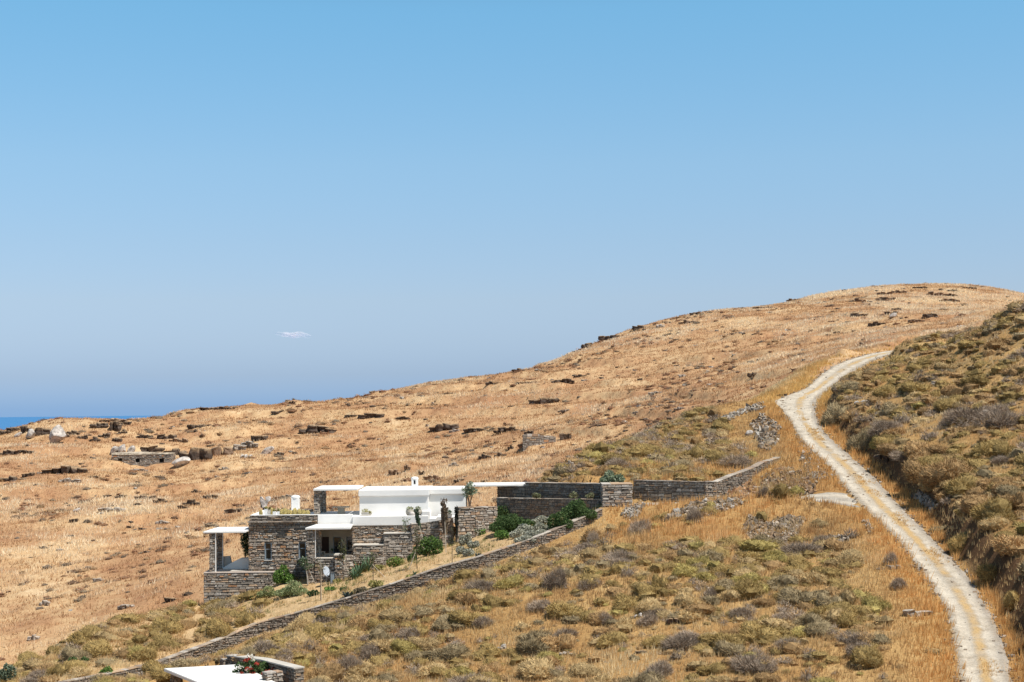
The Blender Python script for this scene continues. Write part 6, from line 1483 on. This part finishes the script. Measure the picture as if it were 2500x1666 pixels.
# near grass
def near_grass():
    n = 180000
    y = 60 + (215 - 60) * rng.random(n); lim = .355 * y; x = rng.uniform(-1, 1, n); x = np.where(x < 0, x * (lim + 6), x * (lim + 15))
    keep = rng.random(n) < np.clip(y / 60, 0, 1) * np.clip((140 / y) ** 1.2, .25, 1); x, y = x[keep], y[keep]
    near = _bil(GNF, x, y); gd = _bil(GGD, x, y); bd = _bil(GBD, x, y); rd = _bil(GRD, x, y); ld = _bil(GLD, x, y); z = gz(x, y); px, py = to_px(x, y, z)
    ok = (near > .3) & (px > -420) & (py < 1850) & (rd > .12 - .4 * rng.random(len(x)) ** 2.5) & (ld > .25) & (poly_dist(x, y, PIT) > .15) & ~in_poly(x, y, COURT)
    garden = (gd < -.1) & (px > 520); ok &= ~(garden & (rng.random(len(x)) < np.where(fbm(x / 1.6, y / 1.6, 2) > .56, .72, .985)))
    ok &= ~((gd < -.1) & (np.abs(px - 478 - 14 * np.sin(py / 23)) < 15) & (py > 1500))
    x, y, z, bd, rd, ld, px, py, gd = (a[ok] for a in (x, y, z, bd, rd, ld, px, py, gd))
    p = fbm(x / 7 + 11, y / 7, 3); q = fbm(x / 1.7, y / 1.7 + 30, 2)
    t = np.clip((p - .3) / .4 * .65 + (q - .3) / .4 * .35, 0, 1)
    col = lerp3(t, (.50, .315, .15), (.66, .475, .24), (.83, .675, .41))
    verge = sstep(3.4, .6, rd) * (bd < 0)
    mound = sstep(101, 106, y) * (px > 1480) * (bd < 0) * sstep(134, 126, y) * (gd > 0)
    org = np.clip(np.maximum(verge * .9, mound * .75 * sstep(.42, .58, p)), 0, 1)[:, None]
    col = col * (1 - org) + org * (np.array((.70, .41, .155)) * (.8 + .5 * q)[:, None])
    top = sstep(150, 165, y)[:, None] * org
    col = col * (1 - top) + top * np.array((.78, .53, .20))
    h = rng.uniform(.16, .40, len(x)) * (1 + .7 * np.maximum(verge, mound)) * (.7 + .6 * q); w = .012 + y * .00014
    h = h * np.where((poly_sd(x, y, [p[:2] for p in GWP]) > -3) & (gd > -.2) & (px < 1500), .6, 1)
    thin = np.where(bd > 0, .55, 1.0); k = rng.random(len(x)) < thin
    return blades(x[k], y[k], z[k], h[k], w[k], 6, col[k], np.full(k.sum(), .22), .55)
mb = MB(); T, c = near_grass(); mb.tris(T, c)
tag(mb.build('dry_grass', M_GRASS), 'golden dry grass between the scrub and along the track', 'grass', kind='stuff')
def track_grass():
    la, ra = np.array(Lq), np.array(Rq); n = 5200; i = rng.integers(0, len(la), n); f = .60 + rng.normal(size=n) * .05
    x = la[i, 0] * (1 - f) + ra[i, 0] * f + rng.normal(size=n) * .25; y = la[i, 1] * (1 - f) + ra[i, 1] * f + rng.normal(size=n) * .25
    m = fbm(x / 5 + 2, y / 5, 3); ok = (m > .5) & (y < 150); x, y = x[ok], y[ok]
    q = rng.random(len(x)); col = np.array((.70, .46, .19)) * (.8 + .4 * q)[:, None]
    return blades(x, y, RA + RG * y + .06, .06 + .1 * q, np.full(len(x), .014), 5, col, np.full(len(x), .12), .8)
T, c = track_grass(); mb = MB(); mb.tris(T, c); tag(mb.build('track_grass', M_GRASS), 'dry grass growing along the middle of the track', 'grass', kind='stuff')
def garden_weeds():
    n = 9000; x = rng.uniform(-24, 7, n); y = rng.uniform(98, 119, n); gd = _bil(GGD, x, y); z = gz(x, y); px, py = to_px(x, y, z)
    m = fbm(x / 1.3 + 7, y / 1.3, 3); ok = (gd < -.35) & (px > 560) & (m > .52) & (rng.random(n) < .5); x, y, z, m = x[ok], y[ok], z[ok], m[ok]
    q = rng.random(len(x))[:, None]; col = np.where(q < .35, np.array((.16, .20, .07)), np.where(q < .6, np.array((.30, .29, .12)), np.array((.56, .43, .22)))) * (.8 + .4 * rng.random((len(x), 1)))
    return blades(x, y, z, .10 + .22 * rng.random(len(x)), np.full(len(x), .022), 7, col, np.full(len(x), .14), .9)
T, c = garden_weeds(); mb = MB(); mb.tris(T, c); tag(mb.build('garden_weeds', M_GRASS), 'sparse weeds and dry tufts on the sandy garden bed', 'weeds', kind='stuff')
def far_scrub():
    """low russet and brown tufts that mottle the far hillside"""
    mb = MB(); n = 15000
    y = 124 + (430 - 124) * rng.random(n) ** .8; x = (rng.random(n) * 2 - 1) * (.35 * y + 2); z = gz(x, y); px, py = to_px(x, y, z)
    cl = fbm(x / 8 + 9, y / 8, 3) * .6 + fbm(x / 28, y / 28 + 4, 2) * .4
    ok = (_bil(GNF, x, y) < .4) & (px > -100) & (px < 2600) & (_bil(GRD, x, y) > 1.5) & (rng.random(n) < sstep(.42, .66, cl) * .75) & ((px < 1800) | (rng.random(n) < .25))
    x, y, z = x[ok], y[ok], z[ok]; k = 0
    cols = [(.30, .16, .095), (.36, .20, .115), (.25, .155, .10), (.22, .165, .12), (.40, .255, .14), (.33, .25, .17)]
    for a, b, c in zip(x, y, z):
        T, tone = FARP[k % len(FARP)]; k += 1; s = random.uniform(.22, .55) * (1 + b / 600); an = random.uniform(0, 6.28); ca, sa = math.cos(an), math.sin(an)
        R_ = np.array(((ca, -sa, 0), (sa, ca, 0), (0, 0, 1)))
        mb.tris((T @ R_.T) * np.array((s * random.uniform(.8, 1.5), s, s * random.uniform(.45, .8))) + np.array((a, b, c - .03)), tone[:, None] * np.array(random.choice(cols)) * random.uniform(.85, 1.2))
    tag(mb.build('hillside_scrub', M_SHRUB), 'low brown and russet tufts mottling the far hillside', 'scrub', kind='stuff')
FARP = [shrub_tris(sv_rng, 1, 46, 4, .34, .07) for _ in range(8)]
far_scrub()
def far_grass():
    n = 370000
    y = 122 + (440 - 122) * rng.random(n); x = (rng.random(n) * 2 - 1) * (.36 * y + 12)
    keep = rng.random(n) < np.clip(y / 440, .3, 1) * np.clip((200 / y) ** .9, .3, 1); x, y = x[keep], y[keep]
    near = _bil(GNF, x, y); z = gz(x, y); rd = _bil(GRD, x, y); px, py = to_px(x, y, z)
    ok = (near < .6) & (px > -300) & (px < 2850) & (rd > .3); x, y, z, px, py, rd = (a[ok] for a in (x, y, z, px, py, rd))
    p = fbm(x / 15 + 3, y / 22, 4); q = fbm(x / 2.4, y / 3.2 + 30, 3)
    s2 = fbm(x / 7 + 50, y / 5, 3); s = np.clip(sstep(.38, .64, p) * .42 + sstep(.40, .66, s2) * .48 + sstep(.32, .68, q) * .22, 0, 1)
    summit = sstep(1000, 760, py) * sstep(1300, 2000, px)
    leftlow = sstep(900, 200, px) * sstep(1050, 1200, py)
    s = np.clip(s + .42 * summit + .2 * leftlow - .1, 0, 1)
    col = lerp3(s, (.37, .185, .098), (.61, .39, .21), (.92, .775, .55))
    v = sstep(3.5, .6, rd)[:, None]; col = col * (1 - v) + v * np.array((.80, .54, .20))
    bare = (s < .22) & (rng.random(len(x)) < .5); x, y, z, s, col = (a[~bare] for a in (x, y, z, s, col))
    h = rng.uniform(.18, .42, len(x)) * (.65 + .8 * s); w = .02 + y * .00017
    return blades(x, y, z, h, w, 4, col, .16 + y * .0010, .9)
mb = MB(); T, c = far_grass(); mb.tris(T, c)
tag(mb.build('hillside_grass', M_GRASS), 'dry straw and russet grass covering the far hillside', 'grass', kind='stuff')
